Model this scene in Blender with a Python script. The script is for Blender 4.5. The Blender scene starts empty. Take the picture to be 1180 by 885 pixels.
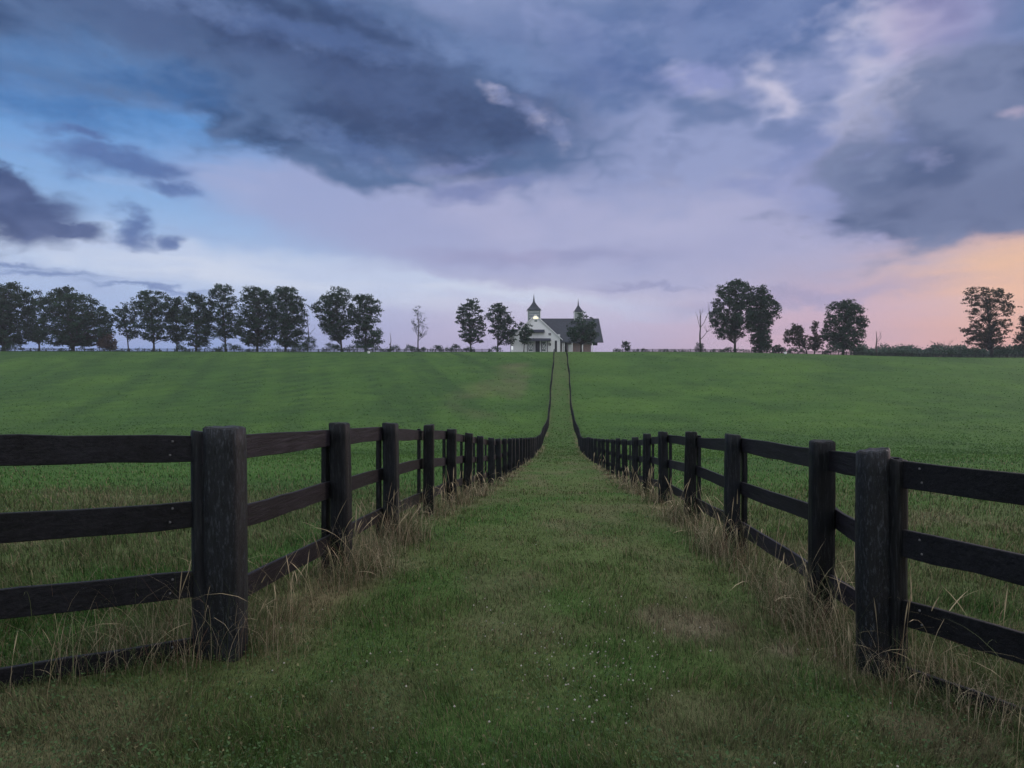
import bpy, math, random
import numpy as np

# ------------------------------------------------------------------ basics
S = bpy.context.scene
COL = S.collection
rng = np.random.default_rng(11)
random.seed(5)
F = 800.0                      # focal length in photo pixels (1180 px wide)
EYE = 1.65                     # eye height above datum
R = math.radians
SK = 0.07                      # the lane runs four degrees to the right of the view axis


def at(px, d):                 # photo column -> world x at distance d
    return (px - 590.0) / F * d


def lin(*c):                   # sRGB 0..255 -> linear
    return tuple(((v / 255.0) / 12.92 if v / 255.0 <= 0.04045 else ((v / 255.0 + 0.055) / 1.055) ** 2.4) for v in c)


def sm(a, b, x):
    t = np.clip((x - a) / (b - a), 0, 1)
    return t * t * (3 - 2 * t)


def _hash(ix, iy, s):
    h = (ix * 374761393 + iy * 668265263 + s * 974634777) & 0x7fffffff
    h = ((h ^ (h >> 13)) * 1274126177) & 0x7fffffff
    return ((h ^ (h >> 16)) & 0xffff) / 65535.0


def vnoise(x, y, s=0):
    x = np.asarray(x, float); y = np.asarray(y, float)
    ix = np.floor(x).astype(np.int64); iy = np.floor(y).astype(np.int64)
    fx = x - ix; fy = y - iy
    fx = fx * fx * (3 - 2 * fx); fy = fy * fy * (3 - 2 * fy)
    a = _hash(ix, iy, s); b = _hash(ix + 1, iy, s); c = _hash(ix, iy + 1, s); d = _hash(ix + 1, iy + 1, s)
    return (a * (1 - fx) + b * fx) * (1 - fy) + (c * (1 - fx) + d * fx) * fy


def fbm(x, y, s=0, o=4):
    v = 0; a = 0.5; t = 0
    for k in range(o):
        v = v + a * vnoise(x * 2 ** k, y * 2 ** k, s + 17 * k); t += a; a *= 0.5
    return v / t


# ------------------------------------------------------------------ terrain profile
PD = np.array([-90, -20, 0, 4.1, 6.42, 8.2, 10.7, 13, 15.2, 17.3, 20.3, 22.9, 28, 41.6, 61, 72, 85, 100, 118, 145, 177,
               209, 225, 262, 300, 350, 450, 800])
PZ = np.array([-1.3, -1.5, -1.62, -1.70, -1.80, -1.90, -2.07, -2.24, -2.42, -2.68, -2.98, -3.18, -3.6, -4.6, -6.15, -6.7,
               -6.9, -6.75, -5.85, -2.7, 2.5, 8.2, 10.25, 12.15, 13.2, 13.2, 11, 4]) + EYE
_g = np.arange(-90, 801, 0.5)
_z = np.interp(_g, PD, PZ)
def _smooth(z, n):
    k = np.hanning(n + 2)[1:-1]; k /= k.sum()
    return np.convolve(np.pad(z, n // 2, mode='edge'), k, 'valid')[:len(z)]
_z1 = _smooth(_z, 9); _z2 = _smooth(_z, 41)
_w = sm(20, 80, _g)
_zz = _z1 * (1 - _w) + _z2 * _w


def hz(x, y):
    x = np.asarray(x, float); y = np.asarray(y, float)
    z = np.interp(y, _g, _zz)
    xl = x - SK * y
    z = z - 0.032 * np.clip(xl, -6, 6) * (1 - sm(8, 17, y)) * sm(-30, 0, y)
    z = z - 1.9 * sm(60, 165, x) * sm(120, 225, y)
    z = z + 0.5 * sm(-60, -170, x) * sm(150, 225, y) * 0.4
    z = z + (fbm(x * 0.9, y * 0.9, 3, 3) - 0.5) * 0.07 + (fbm(x * 0.06, y * 0.06, 5, 2) - 0.5) * 0.5 * sm(30, 90, y) * (1 - sm(190, 215, y))
    return z


# ------------------------------------------------------------------ colour of the sward
def mixc(a, b, t):
    t = np.asarray(t)[..., None]
    return a * (1 - t) + b * t


GREEN = np.array([0.052, 0.108, 0.027]); DEEP = np.array([0.036, 0.076, 0.024]); FRESH = np.array([0.072, 0.136, 0.030])
LANE = np.array([0.090, 0.124, 0.044]); DRY = np.array([0.150, 0.122, 0.080]); STRAW = np.array([0.215, 0.170, 0.105])
OLIVE = np.array([0.104, 0.108, 0.054]); DEAD = np.array([0.205, 0.165, 0.118])


def lanezone(x, y):
    xl = x - SK * y
    out = np.where(xl < 0, y - (4.10 + 0.66 * (x + 1.95)), y - (4.10 - 1.9 * (x - 2.25)))
    return np.maximum(1 - sm(1.55, 2.05, np.abs(xl)), 1 - sm(-0.25, 0.15, out))


def gcol(x, y):
    x = np.asarray(x, float); y = np.asarray(y, float)
    xl = x - SK * y
    n1 = fbm(x * 0.12, y * 0.10, 21, 4); n2 = fbm(x * 0.9, y * 0.7, 31, 4); n3 = fbm(x * 0.05, y * 0.06, 41, 4)
    c = mixc(np.broadcast_to(DEEP, x.shape + (3,)), GREEN, 0.45 + 0.55 * sm(0.3, 0.6, n1))
    c = mixc(c, FRESH, sm(0.42, 0.75, n3) * 0.7 * sm(20, 70, y))
    # mown streaks running over the rise
    st = fbm(x * 0.35 + y * 0.1, y * 0.06, 51, 3)
    c = mixc(c, DEEP, sm(0.45, 0.75, st) * 0.4 * sm(60, 110, y) * sm(2.4, 8, -xl))
    q = vnoise(x * 0.55 + y * 0.16, y * 0.012, 58)
    c = mixc(c, DEEP, sm(0.35, 0.8, q) * 0.85 * sm(80, 120, y) * sm(6, 25, -xl))
    st2 = fbm(x * 0.22, y * 0.22, 52, 4)
    c = mixc(c, FRESH, sm(0.5, 0.8, st2) * 0.35 * sm(60, 110, y))
    pale = fbm(x * 0.08, y * 0.045, 57, 4) * sm(-45, -10, xl) * (1 - sm(-9, -3.0, xl)) * sm(90, 130, y) * (1 - sm(190, 215, y))
    c = mixc(c, DRY, sm(0.35, 0.7, pale) * 0.45)
    # weedy near pasture
    near = (1 - sm(9, 24, y))
    c = mixc(c, OLIVE, near * sm(0.25, 0.55, n2) * 0.6)
    c = mixc(c, DRY, near * sm(0.52, 0.74, fbm(x * 0.7, y * 0.5, 61, 4)) * 0.5)
    # the mown lane
    q = (n2 - 0.5) * 0.7
    lane = lanezone(x + q, y + q)
    lc = mixc(np.broadcast_to(LANE, x.shape + (3,)), GREEN, sm(0.45, 0.7, n2) * 0.75)
    lc = mixc(lc, DRY, sm(0.50, 0.70, fbm(x * 1.3, y * 0.8, 71, 4)) * 0.38)
    lc = mixc(lc, GREEN, 0.7 * sm(25, 90, y))
    lc = mixc(lc, DRY, 0.15 * sm(120, 160, y) * sm(0.35, 0.6, fbm(x, y * 0.08, 73, 3)))
    c = mixc(c, lc, lane)
    # straw coloured margin under the planks
    m = np.exp(-((np.abs(xl) - 1.95) / 0.34) ** 2) * sm(3.4, 4.4, y)
    c = mixc(c, STRAW, m * (0.12 + 0.6 * sm(0.35, 0.65, fbm(x * 1.5, y * 0.35, 81, 3))) * (1 - 0.55 * sm(60, 140, y)))
    for (cx, cy, r, k) in ((1.82, 4.6, 0.32, .9), (1.35, 5.1, 0.40, .7), (-2.15, 3.3, 0.5, .4), (0.9, 3.5, .35, .3), (2.1, 3.5, .35, .6), (-1.2, 6.6, .4, .3)):
        q = np.hypot(x - cx, (y - cy) * 0.9) / r + (n2 - 0.5) * 2.6
        c = mixc(c, DEAD, k * (1 - sm(0.55, 1.2, q)))
    return c


# ------------------------------------------------------------------ object helpers
def tag(o, label=None, cat=None, group=None, kind=None):
    if label: o['label'] = label
    if cat: o['category'] = cat
    if group: o['group'] = group
    if kind: o['kind'] = kind
    return o


def empty(name, loc, label=None, cat=None, group=None):
    o = bpy.data.objects.new(name, None); COL.objects.link(o)
    o.location = loc; o.empty_display_size = 0.2
    return tag(o, label, cat, group)


def link(name, me, parent=None, loc=(0, 0, 0), rot=(0, 0, 0)):
    o = bpy.data.objects.new(name, me); COL.objects.link(o)
    o.location = loc; o.rotation_euler = rot
    if parent: o.parent = parent
    return o


def mesh_np(name, V, faces_flat, sizes, mat, col=None, smooth=False):
    me = bpy.data.meshes.new(name)
    V = np.asarray(V, np.float32)
    sizes = np.asarray(sizes, np.int32); faces_flat = np.asarray(faces_flat, np.int32)
    me.vertices.add(len(V)); me.vertices.foreach_set('co', V.ravel())
    me.loops.add(len(faces_flat)); me.loops.foreach_set('vertex_index', faces_flat)
    me.polygons.add(len(sizes))
    st = np.concatenate(([0], np.cumsum(sizes)[:-1])).astype(np.int32)
    me.polygons.foreach_set('loop_start', st)
    me.polygons.foreach_set('loop_total', sizes)
    me.polygons.foreach_set('use_smooth', np.full(len(sizes), smooth, dtype=bool))
    if col is not None:
        a = me.attributes.new('col', 'FLOAT_COLOR', 'POINT')
        c4 = np.ones((len(V), 4), np.float32); c4[:, :3] = col
        a.data.foreach_set('color', c4.ravel())
    me.update(calc_edges=True)
    me.materials.append(mat)
    return me


class MB:                       # collects boxes, bars, tubes and loose polygons into one mesh
    def __init__(s): s.v = []; s.f = []
    def add(s, vs, fs):
        n = len(s.v); s.v += [tuple(map(float, p)) for p in vs]; s.f += [tuple(i + n for i in f) for f in fs]
    def box(s, x0, x1, y0, y1, z0, z1):
        s.add([(x0, y0, z0), (x1, y0, z0), (x1, y1, z0), (x0, y1, z0), (x0, y0, z1), (x1, y0, z1), (x1, y1, z1), (x0, y1, z1)],
              [(0, 3, 2, 1), (4, 5, 6, 7), (0, 1, 5, 4), (1, 2, 6, 5), (2, 3, 7, 6), (3, 0, 4, 7)])
    def prism(s, poly, off):    # polygon (3-D points) extruded along a vector
        n = len(poly); off = np.array(off)
        vs = [np.array(p, float) for p in poly] + [np.array(p, float) + off for p in poly]
        s.add(vs, [tuple(range(n - 1, -1, -1)), tuple(range(n, 2 * n))] + [(i, (i + 1) % n, n + (i + 1) % n, n + i) for i in range(n)])
    def tube(s, pts, rad, n=6):
        pts = [np.array(p, float) for p in pts]; rings = []
        for i, p in enumerate(pts):
            t = pts[min(i + 1, len(pts) - 1)] - pts[max(i - 1, 0)]
            t /= (np.linalg.norm(t) + 1e-9)
            u = np.cross(t, (0.31, 0.95, 0.05) if abs(t[1]) < 0.9 else (1, 0, 0)); u /= (np.linalg.norm(u) + 1e-9); w = np.cross(t, u)
            rings.append([p + rad[i] * (math.cos(2 * math.pi * k / n) * u + math.sin(2 * math.pi * k / n) * w) for k in range(n)])
        vs = [q for r_ in rings for q in r_]; fs = []
        for i in range(len(pts) - 1):
            for k in range(n):
                fs.append((i * n + k, i * n + (k + 1) % n, (i + 1) * n + (k + 1) % n, (i + 1) * n + k))
        fs.append(tuple(range(n - 1, -1, -1))); fs.append(tuple((len(pts) - 1) * n + k for k in range(n)))
        s.add(vs, fs)
    def lathe(s, c, prof, n=12):  # prof: (radius, z) from bottom to top
        c = np.array(c, float); vs = []; fs = []
        for r_, z in prof:
            for k in range(n):
                a = 2 * math.pi * (k + .5) / n
                vs.append(c + np.array([r_ * math.cos(a), r_ * math.sin(a), z]))
        m = len(prof)
        for i in range(m - 1):
            for k in range(n): fs.append((i * n + k, i * n + (k + 1) % n, (i + 1) * n + (k + 1) % n, (i + 1) * n + k))
        fs.append(tuple(range(n - 1, -1, -1))); fs.append(tuple((m - 1) * n + k for k in range(n)))
        s.add(vs, fs)
    def mesh(s, name, mat, smooth=False):
        me = bpy.data.meshes.new(name); me.from_pydata(s.v, [], s.f); me.update(); me.materials.append(mat)
        if smooth: me.polygons.foreach_set('use_smooth', [True] * len(me.polygons))
        return me
    def build(s, name, mat, parent=None, smooth=False):
        return link(name, s.mesh(name, mat, smooth), parent)


# ------------------------------------------------------------------ materials
def newmat(name):
    m = bpy.data.materials.new(name); m.use_nodes = True
    nt = m.node_tree; nt.nodes.clear()
    out = nt.nodes.new('ShaderNodeOutputMaterial')
    return m, nt, out


def nd(nt, t, **kw):
    n = nt.nodes.new(t)
    for k, v in kw.items():
        if k in n.inputs: n.inputs[k].default_value = v
        else: setattr(n, k, v)
    return n


def leaf_mat(name, trans=0.35, spec=0.15, rough=0.6):
    m, nt, out = newmat(name)
    a = nd(nt, 'ShaderNodeAttribute', attribute_name='col')
    p = nd(nt, 'ShaderNodeBsdfPrincipled', Roughness=rough)
    p.inputs['Specular IOR Level'].default_value = spec
    nt.links.new(a.outputs['Color'], p.inputs['Base Color'])
    t = nd(nt, 'ShaderNodeBsdfTranslucent'); nt.links.new(a.outputs['Color'], t.inputs['Color'])
    mx = nd(nt, 'ShaderNodeMixShader'); mx.inputs[0].default_value = trans
    nt.links.new(p.outputs[0], mx.inputs[1]); nt.links.new(t.outputs[0], mx.inputs[2])
    nt.links.new(mx.outputs[0], out.inputs['Surface'])
    return m


def ground_mat(name, fine):
    m, nt, out = newmat(name)
    a = nd(nt, 'ShaderNodeAttribute', attribute_name='col')
    g = nd(nt, 'ShaderNodeNewGeometry')
    n1 = nd(nt, 'ShaderNodeTexNoise', Scale=fine, Detail=8.0, Roughness=0.7)
    n2 = nd(nt, 'ShaderNodeTexNoise', Scale=0.35, Detail=5.0, Roughness=0.6)
    mp = nd(nt, 'ShaderNodeMapping'); mp.inputs['Scale'].default_value = (0.8, 1.0, 1)
    nt.links.new(g.outputs['Position'], n1.inputs['Vector'])
    nt.links.new(g.outputs['Position'], mp.inputs['Vector']); nt.links.new(mp.outputs[0], n2.inputs['Vector'])
    def mul(sock, noise, lo, hi):
        mr = nd(nt, 'ShaderNodeMapRange'); mr.inputs[1].default_value = 0.3; mr.inputs[2].default_value = 0.7
        mr.inputs[3].default_value = lo; mr.inputs[4].default_value = hi
        nt.links.new(noise.outputs['Fac'], mr.inputs[0])
        vm = nd(nt, 'ShaderNodeVectorMath', operation='MULTIPLY')
        nt.links.new(sock, vm.inputs[0]); nt.links.new(mr.outputs[0], vm.inputs[1])
        return vm.outputs[0]
    c = mul(a.outputs['Color'], n1, 0.62, 1.38); c = mul(c, n2, 0.86, 1.14)
    p = nd(nt, 'ShaderNodeBsdfPrincipled', Roughness=0.95); p.inputs['Specular IOR Level'].default_value = 0.05
    nt.links.new(c, p.inputs['Base Color'])
    b = nd(nt, 'ShaderNodeBump', Strength=0.7, Distance=0.05); nt.links.new(n1.outputs['Fac'], b.inputs['Height'])
    nt.links.new(b.outputs[0], p.inputs['Normal'])
    nt.links.new(p.outputs[0], out.inputs['Surface'])
    return m


def wood_mat(name, c1, c2, stretch, spec=0.35, specks=0.0, speck_col=(0.16, 0.16, 0.15)):
    m, nt, out = newmat(name)
    tc = nd(nt, 'ShaderNodeTexCoord')
    mp = nd(nt, 'ShaderNodeMapping'); mp.inputs['Scale'].default_value = stretch
    nt.links.new(tc.outputs['Object'], mp.inputs['Vector'])
    n1 = nd(nt, 'ShaderNodeTexNoise', Scale=1.0, Detail=6.0, Roughness=0.65); nt.links.new(mp.outputs[0], n1.inputs['Vector'])
    n2 = nd(nt, 'ShaderNodeTexNoise', Scale=3.0, Detail=4.0); nt.links.new(tc.outputs['Object'], n2.inputs['Vector'])
    cr = nd(nt, 'ShaderNodeValToRGB')
    cr.color_ramp.elements[0].position = 0.35; cr.color_ramp.elements[0].color = (*c1, 1)
    cr.color_ramp.elements[1].position = 0.72; cr.color_ramp.elements[1].color = (*c2, 1)
    nt.links.new(n1.outputs['Fac'], cr.inputs[0])
    mrr = nd(nt, 'ShaderNodeMapRange'); mrr.inputs[1].default_value = 0.3; mrr.inputs[2].default_value = 0.7
    mrr.inputs[3].default_value = 0.65; mrr.inputs[4].default_value = 1.35
    nt.links.new(n2.outputs['Fac'], mrr.inputs[0])
    oi = nd(nt, 'ShaderNodeObjectInfo'); orr = nd(nt, 'ShaderNodeMapRange'); orr.inputs[3].default_value = 0.6; orr.inputs[4].default_value = 1.5
    nt.links.new(oi.outputs['Random'], orr.inputs[0])
    om = nd(nt, 'ShaderNodeMath', operation='MULTIPLY'); nt.links.new(mrr.outputs[0], om.inputs[0]); nt.links.new(orr.outputs[0], om.inputs[1])
    vm = nd(nt, 'ShaderNodeVectorMath', operation='MULTIPLY'); nt.links.new(cr.outputs[0], vm.inputs[0]); nt.links.new(om.outputs[0], vm.inputs[1])
    c = vm.outputs[0]
    if specks > 0:
        n3 = nd(nt, 'ShaderNodeTexNoise', Scale=2.6, Detail=7.0, Roughness=0.75); nt.links.new(mp.outputs[0], n3.inputs['Vector'])
        r3 = nd(nt, 'ShaderNodeMapRange'); r3.inputs[1].default_value = 0.52; r3.inputs[2].default_value = 0.80; r3.inputs[4].default_value = specks
        nt.links.new(n3.outputs['Fac'], r3.inputs[0])
        mx = nd(nt, 'ShaderNodeMix', data_type='RGBA'); nt.links.new(r3.outputs[0], mx.inputs['Factor'])
        nt.links.new(c, mx.inputs[6]); mx.inputs[7].default_value = (*speck_col, 1); c = mx.outputs[2]
    p = nd(nt, 'ShaderNodeBsdfPrincipled', Roughness=0.6); p.inputs['Specular IOR Level'].default_value = spec * 0.8
    nt.links.new(c, p.inputs['Base Color'])
    b = nd(nt, 'ShaderNodeBump', Strength=0.8, Distance=0.010); nt.links.new(n1.outputs['Fac'], b.inputs['Height'])
    nt.links.new(b.outputs[0], p.inputs['Normal'])
    nt.links.new(p.outputs[0], out.inputs['Surface'])
    return m


def plain_mat(name, c, rough=0.7, var=0.2, scale=2.0, spec=0.3, stretch=(1, 1, 1), emit=None, es=1.0):
    m, nt, out = newmat(name)
    tc = nd(nt, 'ShaderNodeTexCoord'); mp = nd(nt, 'ShaderNodeMapping'); mp.inputs['Scale'].default_value = stretch
    nt.links.new(tc.outputs['Object'], mp.inputs['Vector'])
    n = nd(nt, 'ShaderNodeTexNoise', Scale=scale, Detail=5.0); nt.links.new(mp.outputs[0], n.inputs['Vector'])
    cr = nd(nt, 'ShaderNodeValToRGB')
    cr.color_ramp.elements[0].position = 0.3; cr.color_ramp.elements[0].color = (*[v * (1 - var) for v in c], 1)
    cr.color_ramp.elements[1].position = 0.7; cr.color_ramp.elements[1].color = (*[min(1, v * (1 + var)) for v in c], 1)
    nt.links.new(n.outputs['Fac'], cr.inputs[0])
    p = nd(nt, 'ShaderNodeBsdfPrincipled', Roughness=rough); p.inputs['Specular IOR Level'].default_value = spec
    nt.links.new(cr.outputs[0], p.inputs['Base Color'])
    if emit:
        p.inputs['Emission Color'].default_value = (*emit, 1); p.inputs['Emission Strength'].default_value = es
    nt.links.new(p.outputs[0], out.inputs['Surface'])
    return m


M_GRASS = leaf_mat('grass_blade', 0.30)
M_STRAW = leaf_mat('dry_grass_blade', 0.25, 0.1, 0.8)
M_LEAF = leaf_mat('tree_leaf', 0.25)
M_GROUND = ground_mat('pasture_turf', 9.0)
M_LANE = ground_mat('lane_turf', 14.0)
M_LICHEN = wood_mat('lichen_specked_post', (0.0024, 0.0034, 0.005), (0.0085, 0.0102, 0.0135), (30, 30, 8), 0.34, 0.9, (0.085, 0.10, 0.12))
M_POST = wood_mat('weathered_black_post', (0.0022, 0.003, 0.0044), (0.0082, 0.0096, 0.0128), (26, 26, 2.2), 0.22, 0.6, (0.07, 0.078, 0.08))
M_RAIL = wood_mat('black_painted_plank', (0.0045, 0.0042, 0.006), (0.018, 0.0150, 0.022), (34, 1.4, 34), 0.22, 0.12)
M_RAILX = wood_mat('black_painted_plank_across', (0.003, 0.0035, 0.005), (0.010, 0.010, 0.0135), (1.4, 34, 34), 0.22, 0.12)
M_NAIL = plain_mat('worn_nail_head', (0.12, 0.12, 0.125), .45, .2, 20)
M_BARK = plain_mat('tree_bark', (0.045, 0.038, 0.032), 0.9, 0.35, 1.5)
M_BARE = plain_mat('bare_dead_wood', (0.085, 0.070, 0.065), 0.9, 0.3, 1.5)

# ------------------------------------------------------------------ ground and lane
def grid_sheet(name, us, ys, mat, kind_label):
    U, Y = np.meshgrid(us, ys)
    X = U + SK * Y
    Z = hz(X, Y)
    V = np.stack([X, Y, Z], -1).reshape(-1, 3)
    C = gcol(X.ravel(), Y.ravel())
    nu = len(us); ny = len(ys)
    i = np.arange(ny - 1)[:, None] * nu + np.arange(nu - 1)[None, :]
    q = np.stack([i, i + 1, i + nu + 1, i + nu], -1).reshape(-1)
    return mesh_np(name, V, q, np.full((ny - 1) * (nu - 1), 4), mat, C, True)


ys = np.concatenate([np.arange(-80, -6, 4.0), np.arange(-6, 24, 0.2), np.arange(24, 60, 0.5), np.arange(60, 270, 1.0), np.arange(270, 761, 10.0)])
ul = np.linspace(-2.0, 2.0, 33)
uo = np.concatenate([np.arange(2.0, 12, 0.25), np.arange(12, 40, 1.0), np.arange(40, 200, 2.5), np.arange(200, 521, 20.0)])
pathm = grid_sheet('path', ul, ys, M_LANE, '')
o = tag(link('path', pathm), 'mown grass lane running between the two black plank fences', 'lane', kind='structure')
gm1 = grid_sheet('ground', -uo[::-1], ys, M_GROUND, '')
gm2 = grid_sheet('ground', uo, ys, M_GROUND, '')
def join_meshes(name, ms, mat):
    V = []; L = []; Z = []; C = []; n = 0
    for m_ in ms:
        v = np.empty(len(m_.vertices) * 3, np.float32); m_.vertices.foreach_get('co', v); v = v.reshape(-1, 3)
        l = np.empty(len(m_.loops), np.int32); m_.loops.foreach_get('vertex_index', l)
        z = np.empty(len(m_.polygons), np.int32); m_.polygons.foreach_get('loop_total', z)
        c = np.empty(len(v) * 4, np.float32); m_.attributes['col'].data.foreach_get('color', c)
        V.append(v); L.append(l + n); Z.append(z); C.append(c.reshape(-1, 4)[:, :3]); n += len(v)
    return mesh_np(name, np.concatenate(V), np.concatenate(L), np.concatenate(Z), mat, np.concatenate(C), True)
tag(link('ground', join_meshes('ground', [gm1, gm2], M_GROUND)), 'green rolling pasture on both sides of the fenced lane', 'pasture', kind='structure')


# ------------------------------------------------------------------ grass
def blade_arrays(root, h, w, face, ldir, lean, nseg, c0, c1, wprof=None):
    n = len(root)
    sx = np.cos(face); sy = np.sin(face)
    lx = np.cos(ldir); ly = np.sin(ldir)
    nv = 2 * nseg + 1
    V = np.empty((n, nv, 3), np.float32); C = np.empty((n, nv, 3), np.float32)
    ha = np.zeros(n); za = np.zeros(n); tp = 0
    for k in range(nseg + 1):
        t = k / nseg
        if k > 0:
            th = lean * ((t + tp) * 0.5) ** 1.15
            ha = ha + h * (t - tp) * np.sin(th); za = za + h * (t - tp) * np.cos(th)
        tp = t
        cx = root[:, 0] + lx * ha; cy = root[:, 1] + ly * ha; cz = root[:, 2] + za
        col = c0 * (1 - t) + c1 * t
        if k < nseg:
            ww = w * (wprof(t) if wprof else (1 - 0.75 * t)) * 0.5
            V[:, 2 * k, 0] = cx - sx * ww; V[:, 2 * k, 1] = cy - sy * ww; V[:, 2 * k, 2] = cz
            V[:, 2 * k + 1, 0] = cx + sx * ww; V[:, 2 * k + 1, 1] = cy + sy * ww; V[:, 2 * k + 1, 2] = cz
            C[:, 2 * k] = col; C[:, 2 * k + 1] = col
        else:
            V[:, 2 * k, 0] = cx; V[:, 2 * k, 1] = cy; V[:, 2 * k, 2] = cz; C[:, 2 * k] = col
    f = []; sz = []
    for k in range(nseg - 1):
        f += [2 * k, 2 * k + 1, 2 * k + 3, 2 * k + 2]; sz.append(4)
    f += [2 * nseg - 2, 2 * nseg - 1, 2 * nseg]; sz.append(3)
    f = np.array(f)[None, :] + (np.arange(n) * nv)[:, None]
    return V.reshape(-1, 3), f.ravel(), np.tile(sz, n), C.reshape(-1, 3)


def merge(parts):
    V = []; Fl = []; Z = []; C = []; n = 0
    for v, f, z, c in parts:
        V.append(v); Fl.append(f + n); Z.append(z); C.append(c); n += len(v)
    return np.concatenate(V), np.concatenate(Fl), np.concatenate(Z), np.concatenate(C)


def sample_screen(n, d0, d1, halfw, ulo, uhi):
    """positions whose density falls with distance the way the lens thins them; kept if ulo < lane x < uhi"""
    u = rng.random(n * 3)
    d = 1 / (1 / d0 + u * (1 / d1 - 1 / d0))
    x = (rng.random(n * 3) * 2 - 1) * (halfw * d + 0.8)
    xl = x - SK * d
    k = (xl > ulo) & (xl < uhi)
    return x[k][:n], d[k][:n]


def tuftcol(x, y, var=0.35):
    c = gcol(x, y)
    n = len(x)
    b = np.clip(1 + rng.normal(0, var, n), 0.35, 2.0)[:, None]
    h = rng.random(n)
    c = c * b
    dry = h < 0.15
    c[dry] = STRAW * (0.55 + 1.0 * rng.random(dry.sum())[:, None])
    gr = h > 0.80
    c[gr] = c[gr] * np.array([0.78, 1.12, 0.82])
    return c


def make_sward(x, y, hmin, hmax, wmul, lean=(0.3, 1.9), var=0.55):
    k = rng.random(len(x)) > sm(34, 78, y); x = x[k]; y = y[k]
    n = len(x)
    z = hz(x, y) - 0.006
    dist = np.hypot(x, y)
    clump = fbm(x * 3.0, y * 3.0, 91, 3)
    lz = lanezone(x, y)
    h = (hmin + (hmax * (1 - lz) + np.minimum(hmax, .085) * lz - hmin) * rng.random(n) ** 1.6) * (0.42 + 1.9 * clump ** 1.8)
    w = np.maximum(0.0026, 0.00085 * dist) * wmul * (0.7 + 0.6 * rng.random(n))
    c = tuftcol(x, y, var)
    ang = rng.random(n) * 2 * np.pi
    ld = fbm(x * 1.2, y * 1.2, 95, 2) * 9 + rng.normal(0, 1.2, n)
    ln = lean[0] + (lean[1] - lean[0]) * rng.random(n)
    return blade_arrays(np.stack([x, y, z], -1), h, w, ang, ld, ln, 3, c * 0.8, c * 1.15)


x, y = sample_screen(230000, 2.3, 70, 0.85, -2.05, 2.05)
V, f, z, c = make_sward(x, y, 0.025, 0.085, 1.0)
tag(link('lane_grass', mesh_np('lane_grass', V, f, z, M_GRASS, c)), 'short mown grass mixed with dry blades growing in the lane', 'grass', kind='stuff')
x, y = sample_screen(150000, 2.6, 80, 0.86, -400, -1.95)
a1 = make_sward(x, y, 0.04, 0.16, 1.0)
tag(link('pasture_grass', mesh_np('pasture_grass', *[a1[k] for k in (0, 1, 2)], M_GRASS, a1[3])), 'pasture grass and weeds behind the left plank fence', 'grass', kind='stuff')
x, y = sample_screen(150000, 2.6, 80, 0.86, 1.95, 400)
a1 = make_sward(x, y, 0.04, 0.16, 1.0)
tag(link('pasture_grass', mesh_np('pasture_grass', *[a1[k] for k in (0, 1, 2)], M_GRASS, a1[3])), 'pasture grass and clover behind the right plank fence', 'grass', kind='stuff')

def far_tufts(n, lo, hi):
    d = 1 / (1 / 30 + rng.random(n) * (1 / 228 - 1 / 30)); d = d[rng.random(n) < sm(30, 85, d)]; n = len(d); x = (rng.random(n) * 2 - 1) * (0.86 * d)
    xl = x - SK * d; k = (xl > lo) & (xl < hi); x = x[k]; d = d[k]; m = len(x)
    cl = fbm(x * .5, d * .5, 171, 3)
    h = (0.05 + 0.13 * rng.random(m)) * (.4 + cl); w = 0.0016 * d * (.6 + rng.random(m))
    c = gcol(x, d) * np.clip(1.22 + rng.normal(0, .22, m), .6, 1.9)[:, None]
    return blade_arrays(np.stack([x, d, hz(x, d) - .02], -1), h, w, rng.normal(0, .5, m), rng.random(m) * 6.28, .3 + rng.random(m), 2, c * .85, c * 1.1)
v_, f_, z_, c_ = far_tufts(210000, -400, 400)
tag(link('hill_grass', mesh_np('hill_grass', v_, f_, z_, M_GRASS, c_)), 'short tufted pasture grass covering the far slope', 'grass', kind='stuff')

LP = [4.2, 6.42, 8.3, 10.65, 12.95, 15.2, 17.4, 20.0] + [22.6 + 2.4 * k for k in range(84)]     # posts of the left lane fence
RP = [4.22, 5.33, 8.1, 10.75, 13.55, 16.1, 18.8, 21.55, 24.3] + [27.0 + 2.7 * k for k in range(73)]
LX = -2.03; RX = 2.0
LP[0] = 4.2


def rx_of(d):
    return 1.90 if d < 4.6 else RX


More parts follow.
